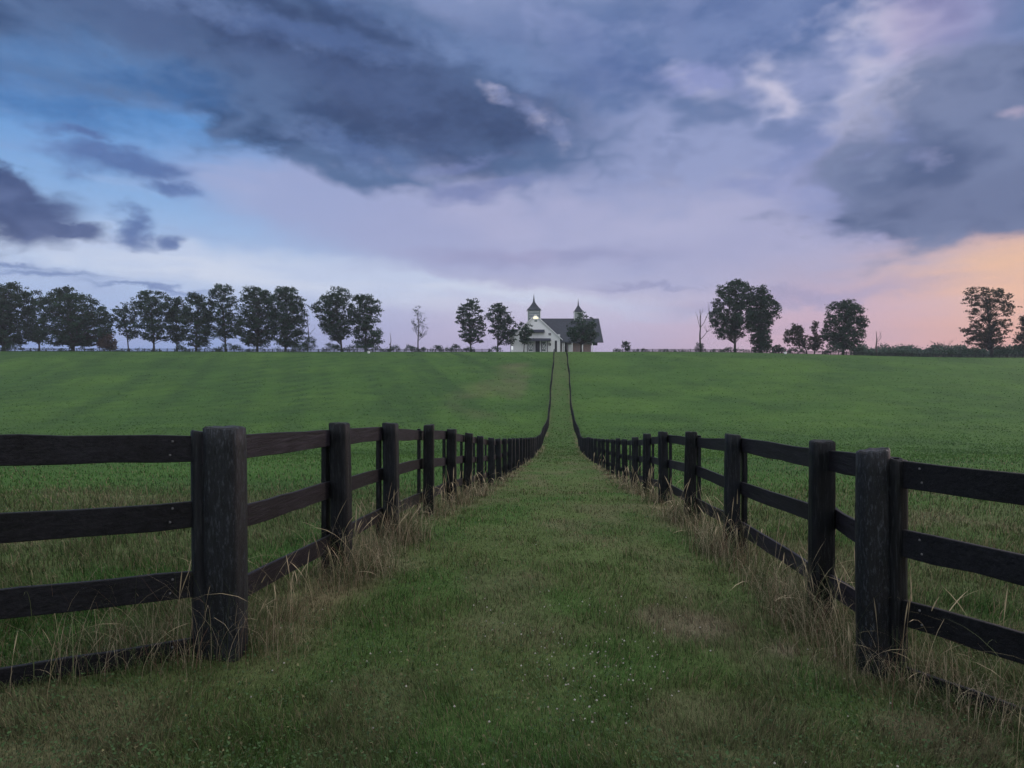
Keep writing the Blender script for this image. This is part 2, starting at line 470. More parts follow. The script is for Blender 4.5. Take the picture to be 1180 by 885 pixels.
def tall_grass(side, posts):
    parts = []
    xb = LX if side < 0 else RX
    # continuous margin of taller tufts
    n = 9000
    d = 1 / (1 / 2.4 + rng.random(n) * (1 / 75 - 1 / 2.4))
    off = rng.normal(0, 0.17, n) + (-side) * 0.10
    keep = fbm(d * 0.55, np.full(n, side * 3.0), 111, 3) + 0.25 * rng.random(n) > 0.60
    d = d[keep]; off = off[keep]
    # thick tufts at the feet of the posts
    pd = []; po = []
    for i, p in enumerate(posts):
        if p > 70: break
        k = int(np.clip(4200 / p, 20, 720) * (0.5 + rng.random() * 1.1))
        pd.append(p + rng.normal(-.08, 0.24, k)); po.append(rng.normal(-side * 0.17, 0.15, k))
    n0 = len(d)
    d = np.concatenate([d] + pd); off = np.concatenate([off] + po)
    # beyond the corner the margin follows the side fence and spills outward
    nn = len(d)
    x = xb + off + SK * d
    near = d < (4.3)
    if side < 0:
        tt = (4.3 - d[near]); x[near] = -1.75 - tt * 1.15 + rng.normal(0, .28, near.sum())
    else:
        tt = (4.3 - d[near]); x[near] = 2.2 + tt * 0.55 + rng.normal(0, .24, near.sum())
    z = hz(x, d) - 0.01
    dist = np.hypot(x, d)
    h = (0.10 + 0.48 * rng.random(nn) ** 2.0) * (0.6 + 0.8 * fbm(x * 2.2, d * 1.4, 117, 3))
    h[:n0] *= 0.8; h[n0:] *= 1.3 * np.exp(-np.maximum(d[n0:] - 7, 0) / 14) + 0.0
    w = np.maximum(0.0021, 0.00056 * dist) * (0.7 + 0.6 * rng.random(nn))
    t = rng.random(nn)[:, None]
    straw = np.array([0.44, 0.37, 0.25]); grn = np.array([0.075, 0.105, 0.045]); red = np.array([0.20, 0.125, 0.085])
    c = np.where(t < 0.34, straw, np.where(t < 0.82, grn, red)) * (0.45 + 0.7 * rng.random((nn, 1)))
    ld = rng.random(nn) * 2 * np.pi
    ln = 0.4 + 2.5 * rng.random(nn)
    parts.append(blade_arrays(np.stack([x, d, z], -1), h, w, ld + np.pi / 2 + rng.normal(0, .5, nn), ld, ln, 6, c * 0.9, c * 1.1))
    # flowering stalks with seed heads
    n = 120
    dd = np.concatenate([1 / (1 / 2.6 + rng.random(n) * (1 / 40 - 1 / 2.6)), np.repeat(posts[:7], 22) + rng.normal(0, .14, 154)])
    nn = len(dd)
    x = xb + SK * dd + rng.normal(-side * 0.1, 0.16, nn)
    near = dd < 4.3
    if side < 0: x[near] = -1.75 - (4.3 - dd[near]) * 1.15 + rng.normal(0, .22, near.sum())
    else: x[near] = 2.2 + (4.3 - dd[near]) * 0.55 + rng.normal(0, .22, near.sum())
    h = 0.35 + 0.50 * rng.random(nn) ** 1.5
    dist = np.hypot(x, dd)
    w = np.maximum(0.0017, 0.00044 * dist)
    c = np.array([0.38, 0.31, 0.20]) * (0.7 + 0.6 * rng.random((nn, 1)))
    ld = rng.random(nn) * 2 * np.pi
    ln = 0.2 + 1.7 * rng.random(nn) ** 1.5
    ln[rng.random(nn) < 0.12] = 2.2
    prof = lambda t: 0.9 if t < 0.72 else (2.9 if t < 0.9 else 2.0)
    parts.append(blade_arrays(np.stack([x, dd, hz(x, dd) - .01], -1), h, w, ld + np.pi / 2 + rng.normal(0, .4, nn), ld, ln, 9, c, c * 1.05, prof))
    # long limp blades arching out over the lane and the rails
    n = 70
    dd = np.concatenate([1 / (1 / 2.7 + rng.random(n) * (1 / 11 - 1 / 2.7)), rng.normal(7.2 if side > 0 else 6.6, .35, 14)]); nn = len(dd)
    x = xb + SK * dd + rng.normal(-side * 0.12, 0.2, nn); near = dd < 4.3
    if side < 0: x[near] = -1.75 - (4.3 - dd[near]) * 1.15 + rng.normal(0, .3, near.sum())
    else: x[near] = 2.2 + (4.3 - dd[near]) * 0.55 + rng.normal(0, .3, near.sum())
    ld = rng.random(nn) * 2 * np.pi
    c = np.where(rng.random((nn, 1)) < .55, np.array([0.30, 0.26, 0.15]), np.array([0.13, 0.16, 0.07])) * (0.7 + .6 * rng.random((nn, 1)))
    parts.append(blade_arrays(np.stack([x, dd, hz(x, dd) - .01], -1), .5 + .5 * rng.random(nn), np.maximum(.0042, .0006 * dd), ld + np.pi / 2, ld, 1.5 + 1.0 * rng.random(nn), 10, c, c * 1.05))
    return merge(parts)


V, f, z, c = tall_grass(-1, LP)
tag(link('tall_grass', mesh_np('tall_grass', V, f, z, M_STRAW, c)), 'tall straw coloured grass along the foot of the left plank fence', 'tall grass', kind='stuff')
V, f, z, c = tall_grass(1, RP)
tag(link('tall_grass', mesh_np('tall_grass', V, f, z, M_STRAW, c)), 'tall straw coloured grass along the foot of the right plank fence', 'tall grass', kind='stuff')

# clover and weed leaves lying flat among the blades
def clover_leaves(n, lo, hi):
    d = 1 / (1 / 2.4 + rng.random(n) * (1 / 13 - 1 / 2.4)); x = (rng.random(n) * 2 - 1) * (.85 * d + .6)
    k = fbm(x * 1.1, d * 1.1, 141, 3) + .12 * rng.random(n) > .54
    x = x[k]; d = d[k]; m = len(x)
    r0 = np.maximum(.0065, .0013 * d) * (.6 + .8 * rng.random(m))
    ang = rng.random(m) * 6.28; tx = rng.normal(0, .35, m); ty = rng.normal(0, .35, m)
    V = np.empty((m, 6, 3)); z0 = hz(x, d) + .018 + .045 * rng.random(m)
    for i in range(6):
        a = ang + i * math.pi / 3; rr = r0 * (1.0 if i % 2 else .72)
        V[:, i, 0] = x + rr * np.cos(a); V[:, i, 1] = d + rr * np.sin(a); V[:, i, 2] = z0 + rr * (np.cos(a) * tx + np.sin(a) * ty)
    c = np.where(rng.random((m, 1)) < .95, np.array([.054, .098, .036]), np.array([.16, .15, .075])) * (.55 + .9 * rng.random((m, 1)))
    return V.reshape(-1, 3), np.arange(m * 6), np.full(m, 6), np.repeat(c, 6, axis=0)
v_, f_, z_, c_ = clover_leaves(34000, 0, 0)
tag(link('clover_leaves', mesh_np('clover_leaves', v_, f_, z_, M_GRASS, c_)), 'flat green clover leaves and weeds among the short grass', 'clover', kind='stuff')

# clover heads in the lane
n = 210
cx = np.concatenate([rng.normal(0.45, 0.30, n // 2), rng.uniform(-1.7, 2.1, n // 2)]); cy = np.concatenate([rng.normal(4.3, 0.6, n // 2), 1 / (1 / 2.5 + rng.random(n // 2) * (1 / 14 - 1 / 2.5))])
k = cy > 2.4
k &= fbm(cx * 1.6, cy * 1.6, 133, 2) > 0.42
cx = cx[k]; cy = cy[k]; n = len(cx)
r_ = 0.0042 + 0.003 * rng.random(n); hh = 0.04 + 0.04 * rng.random(n)
octv = np.array([(1, 0, 0), (0.31, .95, 0), (-.81, .59, 0), (-.81, -.59, 0), (.31, -.95, 0), (0, 0, 1.1), (0, 0, -0.8)])
octf = []
for i in range(5): octf += [i, (i + 1) % 5, 5, (i + 1) % 5, i, 6]
V = (np.stack([cx, cy, hz(cx, cy) + hh], -1)[:, None, :] + octv[None] * r_[:, None, None]).reshape(-1, 3)
f = (np.array(octf)[None] + (np.arange(n) * 7)[:, None]).ravel()
c = np.repeat(np.array([0.50, 0.47, 0.42]) * (0.55 + 0.5 * rng.random((n, 1))), 7, axis=0)
tag(link('clover_flowers', mesh_np('clover_flowers', V, f, np.full(n * 10, 3), M_GRASS, c)), 'small white clover flowers dotted through the lane grass', 'clover', kind='stuff')

# ------------------------------------------------------------------ plank fences
LANEH = (1.335, 0.865, 0.385)
RAILH = (1.335, 0.925, 0.515, 0.115)      # top edges of the four planks above ground


def post_mesh(name, w, dpt, h, rnd, seed, top_slant=0.0, mat=None):
    r0 = random.Random(seed); top_slant = top_slant or r0.uniform(-.14, .14)
    n = 20; m = 15
    vs = []; fs = []
    ph = [r0.uniform(0, 6.28) for _ in range(6)]
    for j in range(m + 1):
        t = j / m; zz = -0.25 + t * (h + 0.25)
        if j == m: zz = h
        for k in range(n):
            a = 2 * math.pi * k / n + math.pi / 4
            e = 2.0 + (1 - rnd) * 7
            ca, sa = math.cos(a), math.sin(a)
            rr = (abs(ca) ** e + abs(sa) ** e) ** (-1 / e)
            wob = 1 + 0.018 * math.sin(3 * a + ph[0] + 2.3 * zz) + 0.015 * math.sin(5 * a + ph[1] + 5.1 * zz) + 0.012 * math.sin(11 * a + ph[2]) + r0.uniform(-.008, .008)
            sc = 1.0 - 0.05 * t
            xx = rr * ca * w / 2 * wob * sc + 0.006 * math.sin(2.1 * zz + ph[3]); yy = rr * sa * dpt / 2 * wob * sc + 0.006 * math.sin(1.7 * zz + ph[4])
            z2 = zz + (top_slant * xx if j >= m - 1 else 0)
            if j == m: z2 += r0.uniform(-.004, .004)
            vs.append((xx, yy, z2))
    for j in range(m):
        for k in range(n):
            fs.append((j * n + k, j * n + (k + 1) % n, (j + 1) * n + (k + 1) % n, (j + 1) * n + k))
    # bevelled weathered top
    b = len(vs); top = vs[m * n:(m + 1) * n]
    for p in top: vs.append((p[0] * 0.88, p[1] * 0.88, p[2] + 0.010 + r0.uniform(-.003, .003)))
    for k in range(n): fs.append((m * n + k, m * n + (k + 1) % n, b + (k + 1) % n, b + k))
    vs.append((0, 0, h + 0.012 + r0.uniform(-.006, .004))); c_ = len(vs) - 1
    for k in range(n): fs.append((b + k, b + (k + 1) % n, c_))
    me = bpy.data.meshes.new(name); me.from_pydata(vs, [], fs); me.update(); me.materials.append(mat or M_POST)
    sm_ = [True] * len(fs)
    for q in range(m * n, len(fs)): sm_[q] = False
    me.polygons.foreach_set('use_smooth', sm_)
    return me


def plank_verts(A, B, wid, th, seed, seg=7, ragged=0.006):
    """plank from A to B (top edge), width downwards, thickness sideways"""
    r0 = random.Random(seed)
    A = np.array(A, float); B = np.array(B, float)
    t = (B - A); L = np.linalg.norm(t); t /= L
    s_ = np.cross(t, (0, 0, 1)); s_ /= np.linalg.norm(s_)
    u = np.array((0, 0, 1.0))
    vs = []; fs = []
    bow = r0.uniform(-.012, .012); bw2 = r0.uniform(-.022, .006); wv = r0.uniform(-.006, .006)
    e = 0.004
    sect = [(-.5, -e, 1), (-.5, e - wid, -1), (-.5 + e / th, -wid, -1), (.5 - e / th, -wid, -1), (.5, e - wid, -1), (.5, -e, 1), (.5 - e / th, 0, 1), (-.5 + e / th, 0, 1)]
    for i in range(seg + 1):
        q = i / seg
        p = A + t * L * q + s_ * (bow * math.sin(math.pi * q)) + u * (bw2 * math.sin(math.pi * q))
        j1 = r0.uniform(-ragged, ragged); j2 = r0.uniform(-ragged, ragged)
        for (a, b, g) in sect:
            vs.append(tuple(p + s_ * (a * th) + u * (b + (j1 if g > 0 else j2))))
    m = len(sect)
    for i in range(seg):
        for k in range(m): fs.append((i * m + k, i * m + (k + 1) % m, (i + 1) * m + (k + 1) % m, (i + 1) * m + k))
    fs.append(tuple(range(m - 1, -1, -1))); fs.append(tuple(seg * m + k for k in range(m)))
    return vs, fs


def lane_fence(side, posts, label, seed):
    r0 = random.Random(seed)
    xl = (lambda d: LX) if side < 0 else rx_of
    wob = lambda d: (0.10 * math.sin(d / 13 + side) + 0.06 * math.sin(d / 4.7 + 2 * side)) * float(sm(14, 40, d))
    P = [(xl(d) + wob(d) + SK * d, d, float(hz(xl(d) + wob(d) + SK * d, d))) for d in posts]
    root = empty('plank_fence', P[0], label, 'fence', 'black plank fences lining the lane')
    O = np.array(P[0])
    yaw = -math.atan(SK)
    var = [post_mesh('post', 0.175, 0.17, 1.37, 0.35, seed + 40 + k) for k in range(5)]
    batten = []
    for k in range(4):
        mb = MB(); vs, fs = plank_verts((0, 0, 1.33), (0, 0.001, -0.05), .1, .04, k) if False else ([], [])
        w2, t2 = 0.055, 0.021
        pv = []
        for zz in np.linspace(-0.06, 1.325, 8):
            q = r0.uniform(-.004, .004)
            pv.append([(-t2, -w2 + q, zz), (t2, -w2 + q, zz), (t2, w2 + q, zz), (-t2, w2 + q, zz)])
        flat = [p for rr in pv for p in rr]; ff = []
        for i in range(7):
            for c_ in range(4): ff.append((i * 4 + c_, i * 4 + (c_ + 1) % 4, i * 4 + 4 + (c_ + 1) % 4, i * 4 + 4 + c_))
        ff += [(3, 2, 1, 0), (28, 29, 30, 31)]
        mb.add(flat, ff); batten.append(mb.mesh('batten', M_POST))
    out = side            # direction of the pasture side
    npost = 0
    rest_p = MB(); rest_b = MB()
    for i, p in enumerate(P):
        loc = np.array(p) - O
        if i == 0:
            me = post_mesh('post', 0.215 if side < 0 else 0.19, 0.19, 1.375 if side < 0 else 1.36, 0.12 if side < 0 else 0.95, seed + 9, 0.0 if side < 0 else 0.12, M_LICHEN)
        else:
            me = var[i % 5]
        tilt = (r0.uniform(-.022, .022), r0.uniform(-.02, .02), yaw + r0.uniform(-.08, .08))
        if i == 0: tilt = (0, 0, yaw)
        hsc = 1 + r0.uniform(-.012, .016)
        if i < 100:
            po = link('post', me, root, loc, tilt); po.scale = (r0.uniform(.92, 1.1), r0.uniform(.92, 1.1), hsc) if i else (1, 1, 1)
            if not (side > 0 and i in (0, 1)): bo = link('batten', batten[i % 4], root, loc + np.array([out * (0.088 + 0.034 + 0.021), 0, 0]), (0, 0, yaw + r0.uniform(-.06, .06)))
    # planks: two bays each, joints staggered from row to row
    bays = []
    for row, h in enumerate(LANEH):
        i = 0
        first = 1 if row % 2 else 2
        while i < len(P) - 1:
            j = min(i + first, len(P) - 1); first = 2
            bays.append((P[i][1], i, j, row, h)); i = j
    bays.sort()
    rest = MB(); cnt = 0
    off = np.array([out * (0.088 + 0.017), 0, 0])
    for (d, i, j, row, h) in bays:
        a = np.array(P[i]) - O + off + (0, 0.012, h + r0.uniform(-.016, .012)); b = np.array(P[j]) - O + off + (0, -0.002, h + r0.uniform(-.016, .012))
        if i == 0: a[1] -= 0.08
        vs, fs = plank_verts(a, b, 0.152 + r0.uniform(-.006, .006), 0.028, seed * 100 + cnt, 10 if d < 20 else 4)
        if cnt < 96:
            mb = MB(); mb.add(vs, fs); mb.build('rail', M_RAIL, root)
        else: rest.add(vs, fs)
        cnt += 1
    tag(rest.build('rail', M_RAIL, root), kind='stuff')
    return root, P


lroot, LPP = lane_fence(-1, LP, 'black three plank fence along the left side of the grass lane, running up the hill', 3)
rroot, RPP = lane_fence(1, RP, 'black three plank fence along the right side of the grass lane, round corner post', 7)


def side_fence(p0, dirv, length, label, seed, nb, zoff):
    r0 = random.Random(seed)
    dirv = np.array([dirv[0], dirv[1]], float); dirv /= np.linalg.norm(dirv)
    root = empty('plank_fence', (p0[0], p0[1], float(hz(*p0))), label, 'fence', 'black plank fences turning away from the lane corners')
    O = np.array(root.location)
    pts = [np.array([p0[0] + dirv[0] * s_, p0[1] + dirv[1] * s_, 0]) for s_ in np.linspace(0, length, nb + 1)]
    for p in pts: p[2] = float(hz(p[0], p[1])) + zoff
    ang = math.atan2(dirv[1], dirv[0])
    nrm = np.array([-dirv[1], dirv[0], 0])
    if nrm[1] < 0: nrm = -nrm
    for k, p in enumerate(pts[1:]):
        q = p + nrm * 0.11
        link('post', post_mesh('post', 0.18, 0.17, 1.38, 0.4, seed + k), root, q - O, (0, 0, ang))
    # the slimmer terminal post tucked against the corner post
    q = pts[0]
    link('post', post_mesh('post', 0.115, 0.115, 1.335, 0.4, seed + 77), root, q - O + np.array([dirv[0], dirv[1], 0]) * -0.03, (0, 0, ang))
    cnt = 0
    for row, h in enumerate(RAILH):
        for b in range(nb):
            a = pts[b] - O + (0, 0, h + r0.uniform(-.012, .012)); c_ = pts[b + 1] - O + (0, 0, h + r0.uniform(-.012, .012))
            vs, fs = plank_verts(a, c_, 0.158, 0.030, seed * 31 + cnt, 12); cnt += 1
            mb = MB(); mb.add(vs, fs); ro = mb.build('rail', M_RAILX, root)
            for q_, dz_ in ((.05, -.035), (.055, -.115), (.93, -.04), (.935, -.12)):
                nb_ = MB(); pp_ = a + (c_ - a) * q_ + np.array([0, 0, dz_]) - nrm * 0.017
                nb_.lathe(pp_, [(.002, -.006), (.006, -.004), (.006, .004), (.002, .006)], 8); nb_.build('nail', M_NAIL, ro)
    return root


side_fence((at(226, 4.16), 4.16), (-0.76, -0.50), 5.2, 'black four plank fence leaving the left corner post towards the left edge', 201, 2, 0.0)
side_fence((at(1037, 4.15), 4.15), (0.29, -0.55), 5.2, 'black four plank fence leaving the round right corner post towards the right edge', 301, 2, -0.02)


def crest_fence(px0, px1, d, step, label, seed):
    r0 = random.Random(seed)
    xs = np.arange(at(px0, d), at(px1, d), step)
    root = empty('plank_fence', (xs[0], d, float(hz(xs[0], d))), label, 'fence', 'dark plank fences along the top of the rise')
    O = np.array(root.location)
    P = [np.array([xx, d + 2.0 * math.sin(xx * .03), 0]) for xx in xs]
    for p in P: p[2] = float(hz(p[0], p[1])) - .3
    mb = MB(); mb.box(-.1, .1, -.1, .1, -.3, 1.45); mb.box(-.075, .075, -.075, .075, 1.45, 1.49); pm = mb.mesh('post', M_POST)
    for p in P: link('post', pm, root, p - O, (r0.uniform(-.03, .03), r0.uniform(-.03, .03), 0))
    for h in RAILH:
        mb = MB()
        for a, b in zip(P[:-1], P[1:]):
            vs, fs = plank_verts(a - O + (0, -.12, h), b - O + (0, -.12, h), .17, .03, r0.randint(0, 9999), 1); mb.add(vs, fs)
        mb.build('rail', M_RAILX, root)
    return root


crest_fence(-40, 566, 243, 2.7, 'low dark plank fence below the left row of trees on the skyline', 31)
crest_fence(718, 890, 246, 2.7, 'low dark plank fence on the skyline near the bare dead tree', 32)
crest_fence(893, 1230, 238, 2.7, 'low dark plank fence below the right hand trees and far wood', 33)

# ------------------------------------------------------------------ trees
LEAFQ = np.array([(-.5, 0, 0), (0, -.32, .06), (.5, 0, 0), (0, .32, .06)])


def rand_rot(n):
    q = rng.normal(size=(n, 4)); q /= np.linalg.norm(q, axis=1, keepdims=True)
    w, x_, y_, z_ = q.T
    M = np.empty((n, 3, 3))
    M[:, 0, 0] = 1 - 2 * (y_ * y_ + z_ * z_); M[:, 0, 1] = 2 * (x_ * y_ - z_ * w); M[:, 0, 2] = 2 * (x_ * z_ + y_ * w)
    M[:, 1, 0] = 2 * (x_ * y_ + z_ * w); M[:, 1, 1] = 1 - 2 * (x_ * x_ + z_ * z_); M[:, 1, 2] = 2 * (y_ * z_ - x_ * w)
    M[:, 2, 0] = 2 * (x_ * z_ - y_ * w); M[:, 2, 1] = 2 * (y_ * z_ + x_ * w); M[:, 2, 2] = 1 - 2 * (x_ * x_ + y_ * y_)
    return M


def leaf_mesh(name, C, size, tint, mat=None, cvar=None):
    n = len(C)
    M = rand_rot(n); s_ = size * (0.6 + 0.8 * rng.random(n))
    V = np.einsum('nij,kj->nki', M, LEAFQ) * s_[:, None, None] + C[:, None, :]
    f = np.arange(n * 4)
    b = (0.6 + 0.8 * rng.random(n)) * (cvar if cvar is not None else 1)
    c = np.repeat(np.array(tint)[None] * b[:, None], 4, axis=0)
    return mesh_np(name, V.reshape(-1, 3), f, np.full(n, 4), mat or M_LEAF, c)


def foliage_points(clusters, rads, per, flat):
    out = []; cid = []
    for k, (c, r0) in enumerate(zip(clusters, rads)):
        n = max(6, int(per * (r0 / 1.4) ** 2))
        v = rng.normal(size=(n, 3)); v /= np.linalg.norm(v, axis=1, keepdims=True)
        rr = r0 * (0.35 + 0.65 * rng.random(n) ** 0.6) * (1 + 0.25 * rng.normal(size=n))
        p = v * rr[:, None]; p[:, 2] *= flat
        out.append(c + p); cid.append(np.full(n, k))
    return np.concatenate(out), np.concatenate(cid)


def crown_tree(name, label, px, ytop, d, prof, ybase=404.0, trunk=0.35, dens=1.0, gap=0.0, flat=0.6, tint=(0.040, 0.060, 0.030), crad=1.5,
               lean=0.0, group='trees on the skyline', bare=0.0, cat='tree', per=46):
    crad *= 0.78
    """prof: (y px, left px, right px) outline rows from top to bottom, relative to the photo's columns at this tree's own distance"""
    k = d / F
    bx = at(px, d); bz = float(hz(bx, d))
    # keep the top where the photo has it
    root = empty(name, (bx, d, bz), label, cat, group)
    zof = lambda yy: EYE + (442 - yy) * k - bz
    rows = [(zof(yy), (l - px) * k, (r_ - px) * k) for (yy, l, r_) in prof]
    rows.sort()
    zs = np.array([r_[0] for r_ in rows]); ls = np.array([r_[1] for r_ in rows]); rs = np.array([r_[2] for r_ in rows])
    z0, z1 = zs[0], zs[-1]
    H = z1
    area = float(np.trapz(rs - ls, zs))
    meanw = area / (z1 - z0)
    ncl = int(area * 0.98 * dens / (crad / 1.5) ** 2)
    cl = []; tries = 0
    sd = rng.integers(1000)
    while len(cl) < ncl and tries < ncl * 60:
        tries += 1
        zz = z0 + (z1 - z0) * rng.random()
        L = np.interp(zz, zs, ls); R_ = np.interp(zz, zs, rs); w = (R_ - L) / 2; cx = (R_ + L) / 2
        if rng.random() > w / (max(rs - ls) / 2 + 1e-6): continue
        rad = 1 - 0.85 * rng.random() ** 2.2; a = rng.random() * 2 * math.pi
        if rng.random() < .06: rad = 1.0 + .22 * rng.random()
        wi = max(0.15, w - crad * 0.28)
        xx = cx + wi * rad * math.cos(a); yy = wi * rad * math.sin(a) * 0.9
        if fbm(xx * 0.42 + 7, (zz + yy * .3) * 0.55, sd, 2) < max(gap, .22): continue
        cl.append((xx, yy, zz))
    cl = np.array(cl)
    cl[:, 2] += rng.normal(0, .35, len(cl)); cl[:, 0] += rng.normal(0, .25, len(cl))
    rads = crad * (0.6 + 0.7 * rng.random(len(cl)))
    pts, cid = foliage_points(cl, rads, per, flat)
    cv = (0.65 + 0.7 * rng.random(len(cl)))[cid]
    # trunk, leader and limbs
    mb = MB()
    lx = np.interp(H * 0.85, zs, (ls + rs) / 2)
    th = H * 0.80
    n = 7
    tp = []
    for i in range(n + 1):
        t = i / n
        tp.append(np.array([lx * t ** 1.6 + lean * t + 0.12 * math.sin(3 * t + px), 0.15 * math.sin(4 * t + px * 2), -0.3 + th * t]))
    mb.tube(tp, [trunk * (1.25 if i == 0 else 1) * (1 - 0.85 * i / n) + 0.03 for i in range(n + 1)], 8)
    order = rng.permutation(len(cl))[:max(10, int(len(cl) * 0.45))]
    for q in order:
        c_ = cl[q]
        hz0 = np.clip(c_[2] - (0.35 + 0.3 * rng.random()) * abs(c_[0]) - 1.2, z0 * 0.5 + 0.6, th * 0.97)
        t = np.clip((hz0 + 0.3) / th, 0, 1); i = min(int(t * n), n - 1); fr = t * n - i
        s0 = tp[i] * (1 - fr) + tp[i + 1] * fr
        mid = (s0 + c_) / 2 + np.array([0, 0, 0.12 * abs(c_[0])]) + rng.normal(0, .15, 3)
        r0 = 0.05 + 0.28 * trunk * (1 - t)
        mb.tube([s0, mid, c_], [r0, r0 * .6, .03], 5)
    mb.build('trunk', M_BARK, root, True)
    link('crown', leaf_mesh('crown', pts, 0.57, tint, None, cv), root)
    return root


def bare_tree(name, label, px, ytop, d, trunk, spread, nb, seed, group='dead and bare trees on the skyline', leafy=None, cat='dead tree', limbs=None, tint=(0.06, 0.055, 0.04), mat=None):
    r0 = random.Random(seed)
    k = d / F; bx = at(px, d); bz = float(hz(bx, d)); H = EYE + (442 - ytop) * k - bz
    root = empty(name, (bx, d, bz), label, cat, group)
    mb = MB(); tips = []
    n = 7
    tp = [np.array([0.15 * math.sin(i * 1.3 + seed), 0.1 * math.cos(i + seed), -0.3 + (H + .3) * i / n]) for i in range(n + 1)]
    mb.tube(tp, [trunk * (1.2 if i == 0 else 1) * (1 - .88 * i / n) + .025 for i in range(n + 1)], 7)
    def branch(p, dr, L, r_, lev):
        pts = [p]; q = p.copy(); v = dr.copy()
        for i in range(3):
            v = v + np.array([r0.uniform(-.22, .22), r0.uniform(-.22, .22), r0.uniform(-.05, .25)]); v /= np.linalg.norm(v)
            q = q + v * L / 3; pts.append(q)
        mb.tube(pts, [r_, r_ * .75, r_ * .5, r_ * .25 + .01], 5)
        tips.append(pts[-1]); tips.append(pts[-2])
        if lev > 0:
            for j in range(3):
                a = r0.choice(pts[1:]); dv = v + np.array([r0.uniform(-.9, .9), r0.uniform(-.9, .9), r0.uniform(-.1, .5)])
                branch(a, dv / np.linalg.norm(dv), L * .55, r_ * .5, lev - 1)
    if limbs:
        for (hf, ang, L, r_) in limbs:
            p = np.array([np.interp(hf * n, range(n + 1), [q[i] for q in tp]) for i in range(3)])
            branch(p, np.array([math.sin(ang), r0.uniform(-.2, .2), math.cos(ang)]), L, r_, 1)
    for b in range(nb):
        hf = r0.uniform(.25, .92); p = np.array([np.interp(hf * n, range(n + 1), [q[i] for q in tp]) for i in range(3)])
        a = r0.uniform(0, 6.28); el = r0.uniform(.4, 1.0)
        L = spread * (1.15 - hf * .75) * r0.uniform(.7, 1.2)
        branch(p, np.array([math.cos(a) * math.cos(el), math.sin(a) * math.cos(el), math.sin(el)]), L, trunk * .3 * (1.1 - hf * .6), 1)
    mb.build('trunk', mat or M_BARE, root, True)
    if leafy:
        cl = np.array([t for t in tips if r0.random() < leafy[0]])
        pts, cid = foliage_points(cl, np.full(len(cl), leafy[1]), leafy[2], .7)
        link('crown', leaf_mesh('crown', pts, .38, tint), root)
    return root


def shrub(label, px, ytop, d, wpx, tint=(0.045, 0.065, 0.033), group='shrubs along the skyline', per=42, name='shrub', ang=0):
    k = d / F; bx = at(px, d); bz = float(hz(bx, d)); H = max(0.9, EYE + (442 - ytop) * k - bz); W = wpx * k / 2
    root = empty(name, (bx, d, bz), label, 'shrub', group)
    n = int(10 + W * H * 3.2)
    u = rng.uniform(-1, 1, n); v = rng.uniform(-1, 1, n)
    top = H * np.sqrt(np.clip(1 - np.abs(u) ** 2.4, 0.03, 1)) * (0.72 + 0.36 * vnoise(u * 3 + px, v * 0 + 3, 7))
    zz = top * (0.15 + 0.75 * rng.random(n) ** .7)
    cl = np.stack([u * W * .92, v * min(W, 2.5) * .7, zz], -1)
    rr = np.full(n, min(.75, .3 + .2 * H)) * (0.7 + .6 * rng.random(n))
    pts, cid = foliage_points(cl, rr, per * 1.7, .8)
    pts = pts[pts[:, 2] > -0.1]
    mb = MB()
    for q in range(7):
        c_ = cl[rng.integers(n)]
        mb.tube([(c_[0] * .3, c_[1] * .3, -.2), (c_[0] * .6, c_[1] * .6, c_[2] * .5), tuple(c_)], [.06, .045, .02], 5)
    mb.build('stem', M_BARK, root)
    link('foliage', leaf_mesh('foliage', pts, .36, tint), root)
    return root


DK = (0.023, 0.050, 0.024); BL = (0.025, 0.055, 0.029); WARM = (0.044, 0.044, 0.024); REDD = (0.085, 0.055, 0.040)
T = crown_tree
T('broadleaf_tree', 'tall dark broad tree cut off by the left edge of the photo', 4, 326, 262,
  [(326, 10, 20), (331, -6, 26), (340, -22, 30), (355, -28, 33), (370, -28, 32), (385, -24, 30), (396, -16, 24)], trunk=.5, dens=1.25, tint=DK)
T('broadleaf_tree', 'slim dark tree squeezed between the edge tree and the widest round tree', 45, 334, 266,
  [(334, 34, 42), (342, 28, 47), (355, 26, 50), (370, 28, 50), (385, 30, 50), (394, 34, 50)], trunk=.3, dens=.95, gap=.34, tint=BL)
T('broadleaf_tree', 'widest rounded tree of the left row, dense to the ground', 84, 332, 258,
  [(332, 66, 78), (336, 62, 92), (343, 54, 106), (354, 50, 117), (366, 50, 124), (380, 52, 126), (390, 54, 122), (397, 60, 112)], trunk=.6, dens=1.35, crad=1.6, tint=DK)
T('shrubby_tree', 'small reddish brown tree at the foot of the widest round tree', 127, 385, 256,
  [(385, 120, 130), (390, 115, 133), (396, 113, 134), (402, 115, 132)], trunk=.12, dens=1.2, crad=.8, tint=REDD)
T('broadleaf_tree', 'thin sparse tree with open twiggy crown and forked stem', 148, 347, 262,
  [(347, 138, 146), (354, 133, 152), (362, 128, 154), (372, 132, 156), (382, 137, 157), (392, 138, 158)], trunk=.22, dens=.55, gap=.36, crad=1.1, tint=BL)
T('broadleaf_tree', 'rounded tree on a clear single trunk beside the sparse twiggy tree', 177, 334, 264,
  [(334, 168, 180), (340, 158, 190), (350, 153, 198), (362, 152, 200), (374, 154, 199), (384, 158, 196), (391, 165, 190)], trunk=.34, dens=1.0, gap=.30, tint=BL)
T('broadleaf_tree', 'narrow lower tree filling the gap right of the clear trunked tree', 204, 343, 268,
  [(343, 198, 208), (352, 194, 213), (366, 192, 215), (380, 194, 215), (394, 198, 214)], trunk=.28, dens=1.0, gap=.3, tint=DK)
